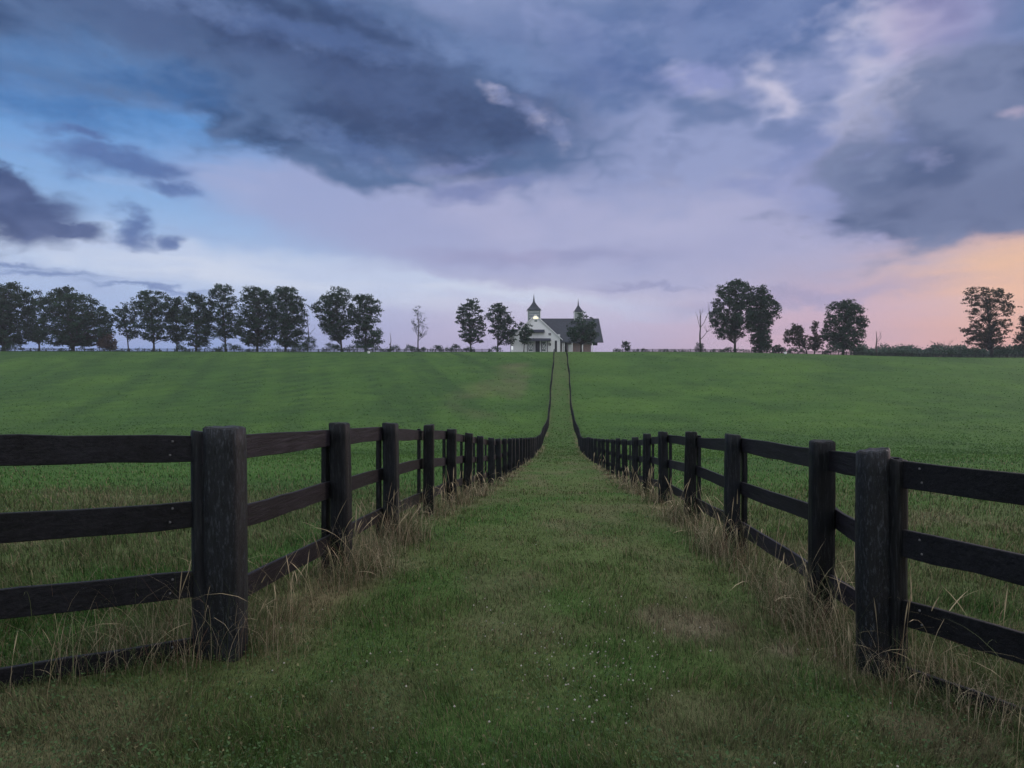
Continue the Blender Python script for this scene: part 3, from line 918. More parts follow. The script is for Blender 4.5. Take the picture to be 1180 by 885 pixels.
T('broadleaf_tree', 'upright tree with two pointed tops, leafy down to the fence', 226, 335, 262,
  [(335, 218, 226), (341, 215, 238), (352, 212, 242), (366, 210, 243), (380, 210, 242), (392, 213, 240), (400, 218, 238)], trunk=.34, dens=1.0, gap=.3, tint=DK)
T('broadleaf_tree', 'tallest tree of the left row, split crown with sky gaps low down', 260, 328, 266,
  [(328, 246, 252), (331, 245, 267), (342, 242, 270), (354, 240, 276), (366, 240, 278), (378, 240, 278), (388, 244, 274)], trunk=.36, dens=.9, gap=.33, tint=BL)
T('broadleaf_tree', 'broad dense tree with knobbly flat top, left half of a joined pair', 296, 331, 262,
  [(331, 284, 303), (338, 280, 312), (350, 278, 316), (366, 276, 318), (382, 274, 318), (392, 278, 314), (397, 286, 308)], trunk=.42, dens=1.25, tint=DK)
T('broadleaf_tree', 'broad dense tree with rounded shoulder, right half of a joined pair', 329, 330, 260,
  [(330, 322, 336), (335, 315, 342), (344, 312, 348), (356, 312, 352), (368, 312, 352), (382, 314, 350), (393, 318, 346), (400, 324, 342)], trunk=.42, dens=1.25, tint=BL)
bare_tree('bare_tree', 'pale leafless tree beside the joined pair of dense trees', 355, 357, 262, .22, 5.0, 9, 4)
shrub('tall dark pointed shrub at the foot of the pale leafless tree', 356, 383, 256, 22, DK)
T('broadleaf_tree', 'large tree with ragged left branches and visible dark trunk', 394, 332, 262,
  [(332, 376, 396), (338, 374, 402), (348, 366, 404), (356, 361, 405), (366, 366, 404), (378, 370, 404), (388, 376, 402), (394, 384, 394)], trunk=.36, dens=1.05, gap=.30, tint=BL)
T('broadleaf_tree', 'rounded tree with skirt of low foliage, right end of the left row', 421, 340, 260,
  [(340, 412, 426), (346, 404, 435), (356, 402, 439), (366, 402, 437), (376, 404, 437), (384, 408, 440), (392, 410, 443), (400, 414, 441)], trunk=.34, dens=1.05, gap=.27, tint=BL)
bare_tree('tree_stump', 'slim bare dead trunk standing alone like a pole', 450, 383, 252, .22, .7, 1, 21, leafy=(.5, .3, 8))
bare_tree('bare_tree', 'thin leaved tree standing alone in the gap left of the barn', 482, 355, 258, .26, 5.2, 15, 9, leafy=(.75, .8, 26), cat='tree', tint=BL, mat=M_BARK)
T('broadleaf_tree', 'neat oval tree with tiered branches, left of the two trees before the barn', 542, 344, 258,
  [(344, 540, 548), (348, 534, 551), (356, 527, 554), (366, 525, 558), (376, 528, 560), (386, 528, 559), (393, 534, 556)], trunk=.3, dens=.9, gap=.27, flat=.4, tint=BL, crad=1.3)
T('broadleaf_tree', 'leaning topped tree right next to the left end of the barn', 573, 350, 256,
  [(350, 568, 574), (353, 565, 585), (362, 562, 588), (372, 563, 593), (382, 565, 594), (390, 570, 593), (395, 574, 590)], trunk=.28, dens=1.0, gap=.29, flat=.5, tint=BL, crad=1.3)
T('broadleaf_tree', 'small tree standing in front of the white gable of the barn', 603.5, 372, 246,
  [(372, 598, 606), (377, 597, 612), (384, 597, 615), (391, 598, 613), (394, 600, 608)], trunk=.16, dens=1.0, tint=BL, crad=.9)
T('broadleaf_tree', 'round tree standing in front of the long dark barn roof', 670, 361, 246,
  [(361, 671, 680), (364, 663, 683), (371, 657, 686), (380, 653, 688), (388, 655, 687), (393, 660, 683)], trunk=.32, dens=.95, gap=.3, tint=BL, crad=1.3)
T('small_tree', 'small lone round tree on the skyline right of the barn', 721, 393, 262,
  [(393, 718, 723), (396, 716, 726), (400, 717, 726), (403, 719, 725)], trunk=.12, dens=.8, tint=BL, crad=.8)
bare_tree('bare_tree', 'tall leafless dead tree with low forked side limb', 807, 356, 254, .42, 2.0, 0, 14,
          limbs=[(.55, -.42, 5.5, .13), (.58, .40, 6.5, .13), (.30, 1.0, 5.5, .16), (.72, -.2, 3.2, .08), (.75, .25, 3.0, .08)])
shrub('ivy clump around the foot of the tall leafless dead tree', 806, 391, 253, 10, DK)
T('oak_tree', 'biggest spreading oak right of the barn with clear trunk below', 847, 324, 256,
  [(324, 848, 856), (328, 830, 864), (336, 828, 868), (346, 824, 868), (356, 821, 868), (364, 818, 868), (374, 820, 868), (384, 826, 866), (390, 828, 836)], trunk=.42, dens=1.2, gap=.27, tint=DK)
T('ivy_clad_tree', 'bulky tree clothed in ivy to the ground, touching the biggest oak', 876, 331, 258,
  [(331, 872, 882), (336, 866, 886), (346, 864, 890), (354, 862, 898), (360, 862, 900), (366, 862, 890), (376, 865, 888), (388, 866, 888), (398, 867, 888), (404, 868, 887)], trunk=.7, dens=1.55, tint=DK)
T('small_tree', 'low rounded bluish bush tree right of the ivy clad tree', 897, 398, 266,
  [(398, 894, 900), (401, 890, 904), (405, 889, 905)], trunk=.12, dens=1.6, crad=.9, tint=BL)
T('small_tree', 'small tree leaning left over the fence, crown in three puffs', 930, 373, 256,
  [(373, 914, 920), (377, 911, 924), (384, 903, 930), (391, 905, 931), (396, 904, 930), (399, 918, 932)], trunk=.2, dens=.95, gap=.3, crad=1.0, lean=0, tint=WARM)
T('small_tree', 'thin topped tree tangled beside the big round tree', 938, 370, 258,
  [(370, 938, 941), (377, 934, 943), (385, 935, 942), (391, 932, 950), (398, 930, 948), (403, 932, 944)], trunk=.18, dens=.95, crad=.8, tint=WARM)
T('broadleaf_tree', 'large dense round headed tree standing apart on the right', 972, 345, 256,
  [(345, 966, 978), (349, 960, 983), (357, 954, 991), (367, 953, 995), (376, 950, 996), (386, 948, 993), (395, 952, 990), (401, 960, 982)], trunk=.45, dens=1.3, gap=.2, tint=DK)
bare_tree('tree_stump', 'broken dead trunk with twisted side branch at the far wood', 1010, 381, 250, .36, 1.0, 0, 33,
          limbs=[(.55, .9, 3.0, .1), (.62, .7, 2.6, .08)])
T('broadleaf_tree', 'wide open crowned tree against the orange glow', 1143, 331, 250,
  [(331, 1122, 1138), (336, 1113, 1152), (345, 1114, 1161), (352, 1116, 1167), (362, 1120, 1165), (372, 1115, 1161), (382, 1112, 1162), (392, 1115, 1156), (400, 1128, 1152)], trunk=.6, dens=.68, gap=.42, tint=WARM, crad=1.25)
T('broadleaf_tree', 'smaller tree cut off by the right edge of the photo', 1184, 363, 250,
  [(363, 1178, 1188), (370, 1173, 1192), (382, 1171, 1196), (392, 1173, 1198), (402, 1172, 1200)], trunk=.35, dens=1.1, gap=.25, tint=WARM)
bare_tree('fallen_tree', 'leaning snapped limb rising above the far wood', 1088, 392, 300, .22, 1.6, 1, 41, limbs=[(.3, -1.0, 5.5, .26), (.45, .95, 3.6, .14)], leafy=(.7, .8, 22))

# low shrubs along the crest
for (px, yt, w, d, lab) in ((455, 396, 13, 250, 'low rounded shrub beside the slim bare dead trunk'),
                            (473, 397, 16, 250, 'shrub at the left of the thin leaved lone tree'),
                            (487, 399, 8, 249, 'shrub under the thin leaved lone tree'),
                            (507, 397, 22, 250, 'wide low shrub in the gap left of the oval tree'),
                            (525, 396, 14, 251, 'taller shrub joined to the wide low shrub'),
                            (539, 398, 13, 249, 'dark round shrub under the oval tiered tree'),
                            (571, 399, 18, 249, 'low shrub under the leaning topped tree'),
                            (383, 392, 24, 254, 'leafy shrub left of the tree with ragged branches'),
                            (264, 393, 30, 252, 'dark shrub mass under the tallest tree of the left row'),
                            (345, 395, 20, 252, 'dark shrub beneath the rounded shoulder tree'),
                            (14, 394, 26, 252, 'dark shrub under the tree at the left edge'),
                            (410, 397, 34, 251, 'long low shrub beneath the two trees at the end of the left row'),
                            (208, 396, 16, 252, 'small shrub below the narrow lower tree'),
                            (711, 400, 9, 252, 'tiny shrub left of the small lone round tree'),
                            (738, 401.5, 22, 252, 'flat low shrub right of the small lone round tree'),
                            (845, 400, 36, 250, 'scrubby growth at the foot of the biggest oak'),
                            (917, 399, 22, 252, 'low shrub beneath the three puff tree'),
                            (962, 394, 26, 250, 'bluish shrub under the left side of the large round headed tree'),
                            (990, 397, 24, 250, 'bluish shrub under the right side of the large round headed tree'),
                            (1120, 397, 30, 247, 'bank of shrubs left of the wide open crowned tree'),
                            (1162, 395, 36, 247, 'bank of shrubs between the two trees at the right edge')):
    shrub(lab, px, yt, d, w, BL if px > 440 else DK)

for (px, yt, w, lab) in ((58, 400.0, 60, 'low dark brush along the fence under the slim tree near the left edge'), (110, 400.5, 52, 'low dark brush along the fence by the small reddish tree'),
                         (160, 401, 56, 'low dark brush along the fence below the clear trunked tree'), (235, 399.5, 44, 'low dark brush along the fence below the two pointed tops'),
                         (310, 400, 60, 'low dark brush along the fence below the joined pair of trees'), (436, 400, 30, 'low dark brush between the skirted tree and the bare trunk'),
                         (776, 401.6, 40, 'thin strip of brush left of the tall leafless dead tree'), (762, 402.2, 20, 'scrap of low brush between the lone round tree and the dead tree'), (825, 401.6, 26, 'strip of low brush right of the tall leafless dead tree'), (1030, 402.5, 60, 'dark brush along the fence in front of the far wood'), (1085, 402.5, 50, 'dark brush under the leaning snapped limb')):
    shrub(lab, px, yt, 246, w, DK, per=34)

# far wood beyond the rise, one mass
cl = []; 
for i in range(420):
    d = rng.uniform(400, 520); px = rng.uniform(985, 1260)
    yt = 397.5 + 9 * (fbm(np.array([px * .05]), np.array([d * .01]), 7, 3)[0] - .3) - 2.0 * (vnoise(np.array([px * .11]), np.array([0.]), 3)[0] - .5) * 2
    ztop = EYE + (442 - yt) * d / F
    x_ = at(px, d); zb = float(hz(x_, d))
    cl.append((x_, d, zb + (ztop - zb - 1.5) * (0.45 + .55 * rng.random() ** .5)))
cl = np.array(cl)
pts, cid = foliage_points(cl, 2.4 + 1.6 * rng.random(len(cl)), 15, .8)
tag(link('distant_wood', leaf_mesh('distant_wood', pts, 1.15, BL, None, (0.7 + .6 * rng.random(len(cl)))[cid])), 'low bluish far off wood on the horizon at the right', 'wood', kind='stuff')

# ------------------------------------------------------------------ barn
M_WHITE = plain_mat('white_painted_boards', (0.82, 0.82, 0.84), .6, .06, 2.5, .3, (6, 6, .4))
M_ROOF = plain_mat('blue_grey_shingles', (0.040, 0.046, 0.062), .75, .35, 1.2, .3, (1, 1, 4))
M_SHADE = plain_mat('eave_shaded_grey_mauve_boards', (0.22, 0.19, 0.20), .8, .25, 2.0, .2, (5, 5, .5))  # porch shade under the eave is mixed into this wall colour
M_DARKW = plain_mat('dark_opening', (0.018, 0.018, 0.026), .5, .2)
M_HOOD = plain_mat('dark_hood_roof', (0.030, 0.034, 0.055), .7, .2)
M_CUP = plain_mat('grey_green_louvres', (0.16, 0.20, 0.20), .7, .25, 1.0, .3, (.5, .5, 9))
M_BRICK = plain_mat('reddish_stall_doors', (0.26, 0.19, 0.18), .8, .15)
M_LIT = plain_mat('lit_half_round_window', (0.8, 0.8, 0.7), .5, .02, emit=(1.0, 0.93, 0.62), es=1.25)
M_LAMP = plain_mat('lit_lantern_glass', (0.8, 0.8, 0.8), .5, .02, emit=(0.80, 0.83, 0.95), es=0.55)

bd = 257.0
B0 = np.array([at(617, bd), bd, 0.0]); B0[2] = float(hz(B0[0], bd + 6)) - 0.15
barn = empty('barn', B0, 'white gabled barn with two spired cupolas and a long dark roof', 'barn')
kz = bd / F
def bz_(yy, d=bd): return EYE + (442 - yy) * d / F - B0[2]
def bx_(px, d=bd): return at(px, d) - B0[0]
AP = bz_(361.5); EV = bz_(389.5); HW = 30 * kz
# gable wing
g = MB(); g.prism([(-HW + .5, 0, -1.5), (HW - .5, 0, -1.5), (HW - .5, 0, EV), (0, 0, AP - .45), (-HW + .5, 0, EV)], (0, 12, 0)); g.build('gable_wall', M_WHITE, barn)
sl = np.array([HW + .35, 0, EV - AP - .35])
r1 = MB()
for s_ in (-1, 1):
    ex = s_ * (HW + .35); ez = EV - .35
    r1.prism([(0, -.55, AP), (ex, -.55, ez), (ex, -.55, ez - .32), (0, -.55, AP - .38)], (0, 15.0, 0))
roof1 = r1.build('gable_roof', M_ROOF, barn)
vb = MB()
for s_ in (-1, 1):
    ex = s_ * (HW + .35); ez = EV - .35
    vb.prism([(0, -.60, AP - .05), (ex, -.60, ez - .05), (ex, -.60, ez - .42), (0, -.60, AP - .50)], (0, .045, 0))
vb.build('bargeboard', M_WHITE, barn)
# long main block
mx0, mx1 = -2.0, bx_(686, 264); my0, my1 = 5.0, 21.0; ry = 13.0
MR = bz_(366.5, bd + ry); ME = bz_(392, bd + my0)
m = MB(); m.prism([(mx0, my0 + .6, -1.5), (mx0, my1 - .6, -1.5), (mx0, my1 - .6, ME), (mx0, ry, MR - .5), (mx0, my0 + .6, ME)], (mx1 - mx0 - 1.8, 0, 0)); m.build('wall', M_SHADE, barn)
rf = MB(); xe = bx_(690, bd + ry)
for (ye, s_) in ((my0 - 1.2, -1), (my1 + 1.2, 1)):
    ez = ME - .55
    rf.add([(mx0, ry, MR), (xe, ry, MR), (xe + .6, ye, ez), (mx0, ye, ez), (mx0, ry, MR - .35), (xe, ry, MR - .35), (xe + .6, ye, ez - .3), (mx0, ye, ez - .3)],
           [(0, 3, 2, 1), (4, 5, 6, 7), (0, 1, 5, 4), (1, 2, 6, 5), (2, 3, 7, 6), (3, 0, 4, 7)])
roof2 = rf.build('roof', M_ROOF, barn)
ch = MB(); ch.box(bx_(643, 258), bx_(645.6, 258), 2.0, 2.9, EV - 1.0, EV + 1.7); ch.build('chimney', M_WHITE, roof2)
# lower wing at the left
lw = MB(); lx0, lx1 = bx_(588, 262), bx_(602, 262); LR = bz_(379, bd + 9); LE = bz_(385.5, bd + 4)
lw.prism([(lx0, 4.4, -1.5), (lx0, 13, -1.5), (lx0, 13, LE), (lx0, 9, LR - .3), (lx0, 4.4, LE)], (lx1 - lx0, 0, 0)); lw.build('side_wing_wall', M_WHITE, barn)
lr = MB()
for ye in (3.8, 13.6):
    lr.add([(lx0 - .5, 9, LR), (lx1, 9, LR), (lx1, ye, LE - .3), (lx0 - .5, ye, LE - .3), (lx0 - .5, 9, LR - .25), (lx1, 9, LR - .25), (lx1, ye, LE - .55), (lx0 - .5, ye, LE - .55)],
           [(0, 3, 2, 1), (4, 5, 6, 7), (0, 1, 5, 4), (1, 2, 6, 5), (2, 3, 7, 6), (3, 0, 4, 7)])
lr.build('side_wing_roof', M_ROOF, barn)
# hoods
def hood(name, p0, p1, yy, dep, th):
    h = MB(); z = bz_(yy); h.prism([(bx_(p0), -.02, z + th * .7), (bx_(p0), -dep, z - th), (bx_(p0), -dep, z - th - .25), (bx_(p0), -.02, z - th - .1)], (bx_(p1) - bx_(p0), 0, 0))
    o_ = h.build(name, M_HOOD, barn)
    b = MB()
    for xx in np.linspace(bx_(p0) + .4, bx_(p1) - .4, 4):
        b.tube([(xx, -.05, z - 1.6 - th), (xx, -dep + .2, z - th - .2)], [.07, .07], 5)
    b.build('bracket', M_WHITE, o_)
    return o_
hood('hood_roof', 605.5, 627.5, 380.5, 1.3, .55)
hood('porch_roof', 600, 634.5, 390.5, 2.4, .55)
dr = MB(); dr.box(bx_(616.8), bx_(622.0), -.06, .04, -1.2, bz_(392.2)); door = dr.build('door', M_DARKW, barn)
fr = MB(); fr.box(bx_(616.2), bx_(616.8), -.1, .05, -1.2, bz_(391.8)); fr.box(bx_(622.0), bx_(622.6), -.1, .05, -1.2, bz_(391.8)); fr.build('frame', M_WHITE, door)
for (pw, yw) in ((633.5, 384.6), (633.5, 396.4)):
    w_ = MB(); w_.box(bx_(pw - 1.4), bx_(pw + 1.4), -.05, .03, bz_(yw + 1.4), bz_(yw - 1.4)); wo = w_.build('window', M_DARKW, barn)
    fm = MB()
    a, b, c_, e_ = bx_(pw - 1.4), bx_(pw + 1.4), bz_(yw + 1.4), bz_(yw - 1.4)
    fm.box(a - .12, a, -.09, .02, c_ - .12, e_ + .12); fm.box(b, b + .12, -.09, .02, c_ - .12, e_ + .12); fm.box(a, b, -.09, .02, c_ - .12, c_); fm.box(a, b, -.09, .02, e_, e_ + .12)
    fm.box((a + b) / 2 - .04, (a + b) / 2 + .04, -.085, -.055, c_, e_); fm.build('frame', M_WHITE, wo)
for pw in (611.5, 626.5):
    st = MB(); st.box(bx_(pw - 2.9), bx_(pw + 2.9), -.07, .03, bz_(404), bz_(393.3)); so = st.build('stall_door', M_CUP, barn)
    ring = MB(); cz = bz_(399.8); rr = 2.0 * kz
    ring.tube([(bx_(pw) + rr * math.cos(t), -.10, cz + rr * math.sin(t)) for t in np.linspace(0, 2 * math.pi, 17)], [.14] * 17, 5)
    ring.tube([(bx_(pw - 2.6), -.10, cz - 1.2), (bx_(pw + 2.6), -.10, cz + 1.8)], [.1, .1], 5); ring.tube([(bx_(pw - 2.6), -.12, cz + 1.8), (bx_(pw + 2.6), -.12, cz - 1.2)], [.1, .1], 5)
    ring.build('door_trim', M_WHITE, so)
for pw in (607.5, 615.2, 624.0, 630.5):
    pp = MB(); pp.box(bx_(pw) - .12, bx_(pw) + .12, -2.2, -1.96, -1.2, bz_(391.9)); pp.build('porch_post', M_HOOD, barn)
# lit half round window in the gable peak
fanp = [(1.0 * math.cos(t), -.07, .95 * math.sin(t)) for t in np.linspace(0, math.pi, 15)]
fw = MB(); zc = bz_(366.6); fw.prism([(p[0] + .15, p[1], p[2] + zc) for p in fanp], (0, .09, 0)); lit = fw.build('lit_window', M_LIT, barn)
vt = MB(); vt.box(-.35, .65, -.05, .04, bz_(370.2), bz_(368.2)); vt.build('vent', M_CUP, barn)
# openings along the long wall
yf = my0 + .6
for (a, b, t_, mat, nm) in ((641.5, 646.8, 390.5, M_DARKW, 'doorway'), (650.5, 653.0, 394, M_DARKW, 'doorway'), (655.0, 658.5, 396.5, M_WHITE, 'stall_door'), (660.0, 664.5, 395.5, M_BRICK, 'stall_door'),
                           (665.5, 670, 395.5, M_BRICK, 'stall_door'), (672.5, 680, 397, M_BRICK, 'stall_door')):
    q = MB(); yy0 = -.04 if b < 648 else yf - .05
    dd = bd + yy0
    if b < 648: q.box(bx_(a - 2.2, dd), bx_(b - 5.0, dd), -.05, .03, -1.2, bz_(392, dd))
    else: q.box(bx_(a, dd), bx_(b, dd), yf - .05, yf + .04, -1.2, bz_(t_, dd))
    o_ = q.build(nm, mat, barn)
for pw in (648.2, 650.0, 659.3, 671.2, 682.5):
    pp = MB(); dd = bd + my0 - .8; pp.box(bx_(pw, dd) - .17, bx_(pw, dd) + .17, my0 - .95, my0 - .6, -1.2, ME - .55); pp.build('eave_post', M_WHITE, barn)


def cupola(px, dy, wpx, y_eave, y_peak, y_tip, y_base):
    d = bd + dy; w = wpx * d / F / 2; cx = bx_(px, d)
    zb, ze, zp, zt = bz_(y_base, d), bz_(y_eave, d), bz_(y_peak, d), bz_(y_tip, d)
    b = MB(); b.box(cx - w, cx + w, dy - w, dy + w, zb, ze); cu = b.build('cupola', M_CUP, barn)
    lv = MB()
    for s_ in range(5):
        zz = zb + (ze - zb) * (.35 + .13 * s_)
        lv.box(cx - w * .8, cx + w * .8, dy - w - .06, dy - w + .02, zz, zz + .12)
    for s_ in (-1, 1): lv.box(cx + s_ * w - .12, cx + s_ * w + .12, dy - w - .08, dy - w + .1, zb, ze)
    lv.build('louvre', M_WHITE, cu)
    rp = MB(); H_ = zp - ze; pf = [(w * 1.62, 0), (w * 1.52, .08 * H_), (w * 1.15, .28 * H_), (w * .78, .52 * H_), (w * .45, .76 * H_), (w * .18, H_)]
    rp.lathe((cx, dy, ze), pf, 4); rp.build('cupola_roof', M_ROOF, cu)
    sp = MB(); sp.lathe((cx, dy, zp - .1), [(w * .18, 0), (w * .12, (zt - zp) * .3), (.05, (zt - zp) * .85), (.03, zt - zp)], 8)
    sp.lathe((cx, dy, zp + (zt - zp) * .35), [(.06, -.2), (.2, 0), (.06, .2)], 8)
    sp.build('spire', M_ROOF, cu)
cupola(615.2, 3.6, 14.4, 357.5, 347.0, 337, 371)
cupola(666.3, ry, 9.4, 359.0, 351.0, 342.5, 369.5)

# lantern on a pillar left of the barn, small white tubs in the field
lb = np.array([at(590.2, 252), 252, 0.0]); lb[2] = float(hz(lb[0], 252))
la = empty('pillar_lamp', lb, 'bright white lamp on a short pillar at the left end of the barn', 'lamp')
q = MB(); q.box(-.28, .28, -.28, .28, -.4, .75); q.box(-.34, .34, -.34, .34, .75, .83); q.build('pillar', M_WHITE, la)
q = MB(); q.box(-.33, .33, -.33, .33, .834, 2.1); lg = q.build('lantern', M_LAMP, la)
q = MB(); q.lathe((0, 0, 2.104), [(.55, 0), (.5, .06), (.1, .35)], 4); q.build('cap', M_HOOD, lg)
for (px, yy, d, lab) in ((425, 407.5, 222, 'small white tub in the grass below the left row of trees'), (905, 411.5, 224, 'small white tub in the grass below the three puff tree')):
    xx = at(px, d); t_ = empty('white_tub', (xx, d, float(hz(xx, d))), lab, 'tub', 'white tubs in the pasture')
    q = MB(); q.lathe((0, 0, -.05), [(.36, 0), (.42, .6), (.42, .62)], 14); q.build('body', M_WHITE, t_)
    q = MB(); q.lathe((0, 0, .57), [(.45, 0), (.47, .05), (.44, .09)], 14); q.build('rim', M_WHITE, t_)

# ------------------------------------------------------------------ haze
def build_haze(dens):
    m, nt, out = newmat('evening_haze')
    v = nd(nt, 'ShaderNodeVolumePrincipled', Density=dens, Anisotropy=0.0); v.inputs['Color'].default_value = (0.80, 0.86, 1.0, 1)
    nt.links.new(v.outputs[0], out.inputs['Volume'])
    mb = MB(); mb.box(-600, 700, -100, 790, -14, 56)
    o_ = mb.build('haze', m); tag(o_, 'thin bluish evening haze over the fields', 'haze', kind='stuff')
HAZE = 0.00019
if HAZE: build_haze(HAZE)

# ------------------------------------------------------------------ sky
W = bpy.data.worlds.new('World'); S.world = W; W.use_nodes = True
nt = W.node_tree; nt.nodes.clear()
wout = nt.nodes.new('ShaderNodeOutputWorld')
class E:
    def __init__(s, sock): s.s = sock
def _s(v): return v.s if isinstance(v, E) else v
def M(op, *a, clamp=False):
    n = nt.nodes.new('ShaderNodeMath'); n.operation = op; n.use_clamp = clamp
    for i, v in enumerate(a):
        v = _s(v)
        if isinstance(v, (int, float)): n.inputs[i].default_value = float(v)
        else: nt.links.new(v, n.inputs[i])
    return E(n.outputs[0])
def add(a, b): return M('ADD', a, b)
def sub(a, b): return M('SUBTRACT', a, b)
def mul(a, b): return M('MULTIPLY', a, b)
def mxm(a, b): return M('MAXIMUM', a, b)
def sstep(lo, hi, v, o0=0.0, o1=1.0):
    n = nt.nodes.new('ShaderNodeMapRange'); n.interpolation_type = 'SMOOTHSTEP'
    nt.links.new(_s(v), n.inputs[0])
    for i, q in ((1, lo), (2, hi), (3, o0), (4, o1)): n.inputs[i].default_value = q
    return E(n.outputs[0])
def cmix(f, a, b):
    n = nt.nodes.new('ShaderNodeMix'); n.data_type = 'RGBA'; n.clamp_factor = True
    for key, v in (('f', f), ('a', a), ('b', b)):
        i = {'f': 0, 'a': 6, 'b': 7}[key]; v = _s(v)
        if isinstance(v, (int, float)): n.inputs[i].default_value = v
        elif isinstance(v, tuple): n.inputs[i].default_value = (*v[:3], 1)
        else: nt.links.new(v, n.inputs[i])
    return E(n.outputs[2])
def ramp(v, lo, hi, stops):
    mr = nt.nodes.new('ShaderNodeMapRange'); nt.links.new(_s(v), mr.inputs[0]); mr.inputs[1].default_value = lo; mr.inputs[2].default_value = hi
    n = nt.nodes.new('ShaderNodeValToRGB'); nt.links.new(mr.outputs[0], n.inputs[0]); cr = n.color_ramp; cr.interpolation = 'EASE' if False else 'LINEAR'
    while len(cr.elements) < len(stops): cr.elements.new(0.5)
    for e_, (p, c) in zip(cr.elements, stops): e_.position = (p - lo) / (hi - lo); e_.color = (*lin(*c), 1)
    return E(n.outputs[0])
def noise(vec, scale, detail, rough=.55):
    n = nt.nodes.new('ShaderNodeTexNoise'); n.inputs['Scale'].default_value = scale; n.inputs['Detail'].default_value = detail
    n.inputs['Roughness'].default_value = rough; nt.links.new(vec, n.inputs['Vector']); return n
tc = nt.nodes.new('ShaderNodeTexCoord'); sep = nt.nodes.new('ShaderNodeSeparateXYZ'); nt.links.new(tc.outputs['Generated'], sep.inputs[0])
dx, dy, dz = E(sep.outputs[0]), E(sep.outputs[1]), E(sep.outputs[2])
U0 = mul(M('ARCTAN2', dx, dy), F); V0 = mul(M('ARCSINE', dz), F)
def UV(px, py):
    return F * math.atan((px - 590) / F), F * math.atan((442 - py) / math.hypot(F, px - 590))
def stretch(z, rot=0.0):
    m_ = nt.nodes.new('ShaderNodeMapping'); m_.inputs['Scale'].default_value = (1, 1, z); m_.inputs['Rotation'].default_value = (0, rot, 0)
    nt.links.new(tc.outputs['Generated'], m_.inputs['Vector']); return m_.outputs[0]
s2 = stretch(2.0, R(6)); s7 = stretch(8.0)
NA = noise(s2, 3.4, 5, .55); NB = noise(s2, 11.0, 5, .62); NC = noise(s7, 3.4, 5, .55); ND = noise(s2, 5.5, 8, .62)
nC = sub(E(NC.outputs['Fac']), .5); nD = sub(E(ND.outputs['Fac']), .5)
sc = nt.nodes.new('ShaderNodeSeparateColor'); nt.links.new(NA.outputs['Color'], sc.inputs[0])
sb = nt.nodes.new('ShaderNodeSeparateColor'); nt.links.new(NB.outputs['Color'], sb.inputs[0])
NP = noise(s2, 6.5, 3, .5); nP = sub(.075, M('ABSOLUTE', sub(E(NP.outputs['Fac']), .5))); nX = M('MULTIPLY_ADD', nP, 1.5, mul(nD, .6))
nA = sub(E(sc.outputs[2]), .5); nB = sub(E(sb.outputs[2]), .5)
wu = add(mul(sub(E(sc.outputs[0]), .5), 105.0), mul(sub(E(sb.outputs[0]), .5), 70.0))
wv = add(mul(sub(E(sc.outputs[1]), .5), 50.0), mul(sub(E(sb.outputs[1]), .5), 46.0))
U = add(U0, wu); V = add(V0, wv)
# clear sky behind the clouds
Z_ = (140, 160, 200)
Lc = ramp(V0, 0, 520, [(0, (140, 158, 206)), (40, (142, 162, 210)), (75, (164, 182, 221)), (115, (178, 197, 229)), (190, (136, 174, 222)), (260, (100, 150, 210)), (400, (70, 110, 170)), (520, Z_)])
Cc = ramp(V0, 0, 520, [(0, (178, 168, 198)), (40, (180, 170, 200)), (66, (190, 182, 210)), (95, (196, 194, 218)), (125, (182, 184, 212)), (200, (166, 170, 204)), (300, (138, 148, 188)), (520, Z_)])
Rc = ramp(V0, 0, 520, [(0, (220, 166, 155)), (40, (226, 172, 158)), (80, (238, 190, 164)), (118, (240, 194, 160)), (150, (206, 174, 176)), (200, (166, 160, 192)), (280, (146, 152, 196)), (520, Z_)])
Mc = ramp(V0, 0, 520, [(0, (206, 170, 186)), (40, (206, 172, 188)), (80, (200, 175, 195)), (120, (184, 171, 193)), (170, (172, 167, 196)), (260, (152, 157, 194)), (520, Z_)])
base = cmix(sstep(-380, 20, add(U0, mul(nA, 200.0))), Lc, Cc)
base = cmix(sstep(90, 340, add(U0, mul(nC, 160.0))), base, Mc)
base = cmix(sstep(330, 545, add(U0, mul(nC, 160.0))), base, Rc)
base = cmix(mul(sstep(.02, .16, nC), .14), base, lin(148, 152, 196))
base = cmix(mul(sstep(-.03, -.18, nC, 1.0, 0.0) if False else sstep(-.2, -.03, nC, 1.0, 0.0), .12), base, lin(210, 202, 222))


def blob(px, py, rx, ry, ang=0.0):      # squared distance from the middle of a tilted ellipse
    u, v = UV(px, py)
    ca, sa = math.cos(R(ang)), math.sin(R(ang))
    a = M('MULTIPLY_ADD', U, ca / rx, M('MULTIPLY_ADD', V, sa / rx, -(u * ca + v * sa) / rx))
    b = M('MULTIPLY_ADD', U, -sa / ry, M('MULTIPLY_ADD', V, ca / ry, (u * sa - v * ca) / ry))
    return M('MULTIPLY_ADD', a, a, mul(b, b))


def layer(sky, blobs, soft, c_dark, c_light, alpha=1.0, nz=None, amp=1.6, shade=None, sl=.12):
    """cloud made of warped ellipses: soft = width of its feathered rim"""
    nz = nD if nz is None else nz; shade = nD if shade is None else shade
    f = None
    for b in blobs:
        q = blob(*b); f = q if f is None else M('MINIMUM', f, q)
    f = M('MULTIPLY_ADD', nz, amp, M('SQRT', f))   # negative amp: rims swell outward in puffs
    m_ = sstep(1 - soft, 1 + soft * .6, f, alpha, 0.0)
    c = cmix(sstep(-sl, sl, shade), lin(*c_dark), lin(*c_light))
    return cmix(m_, sky, c)


sky = base
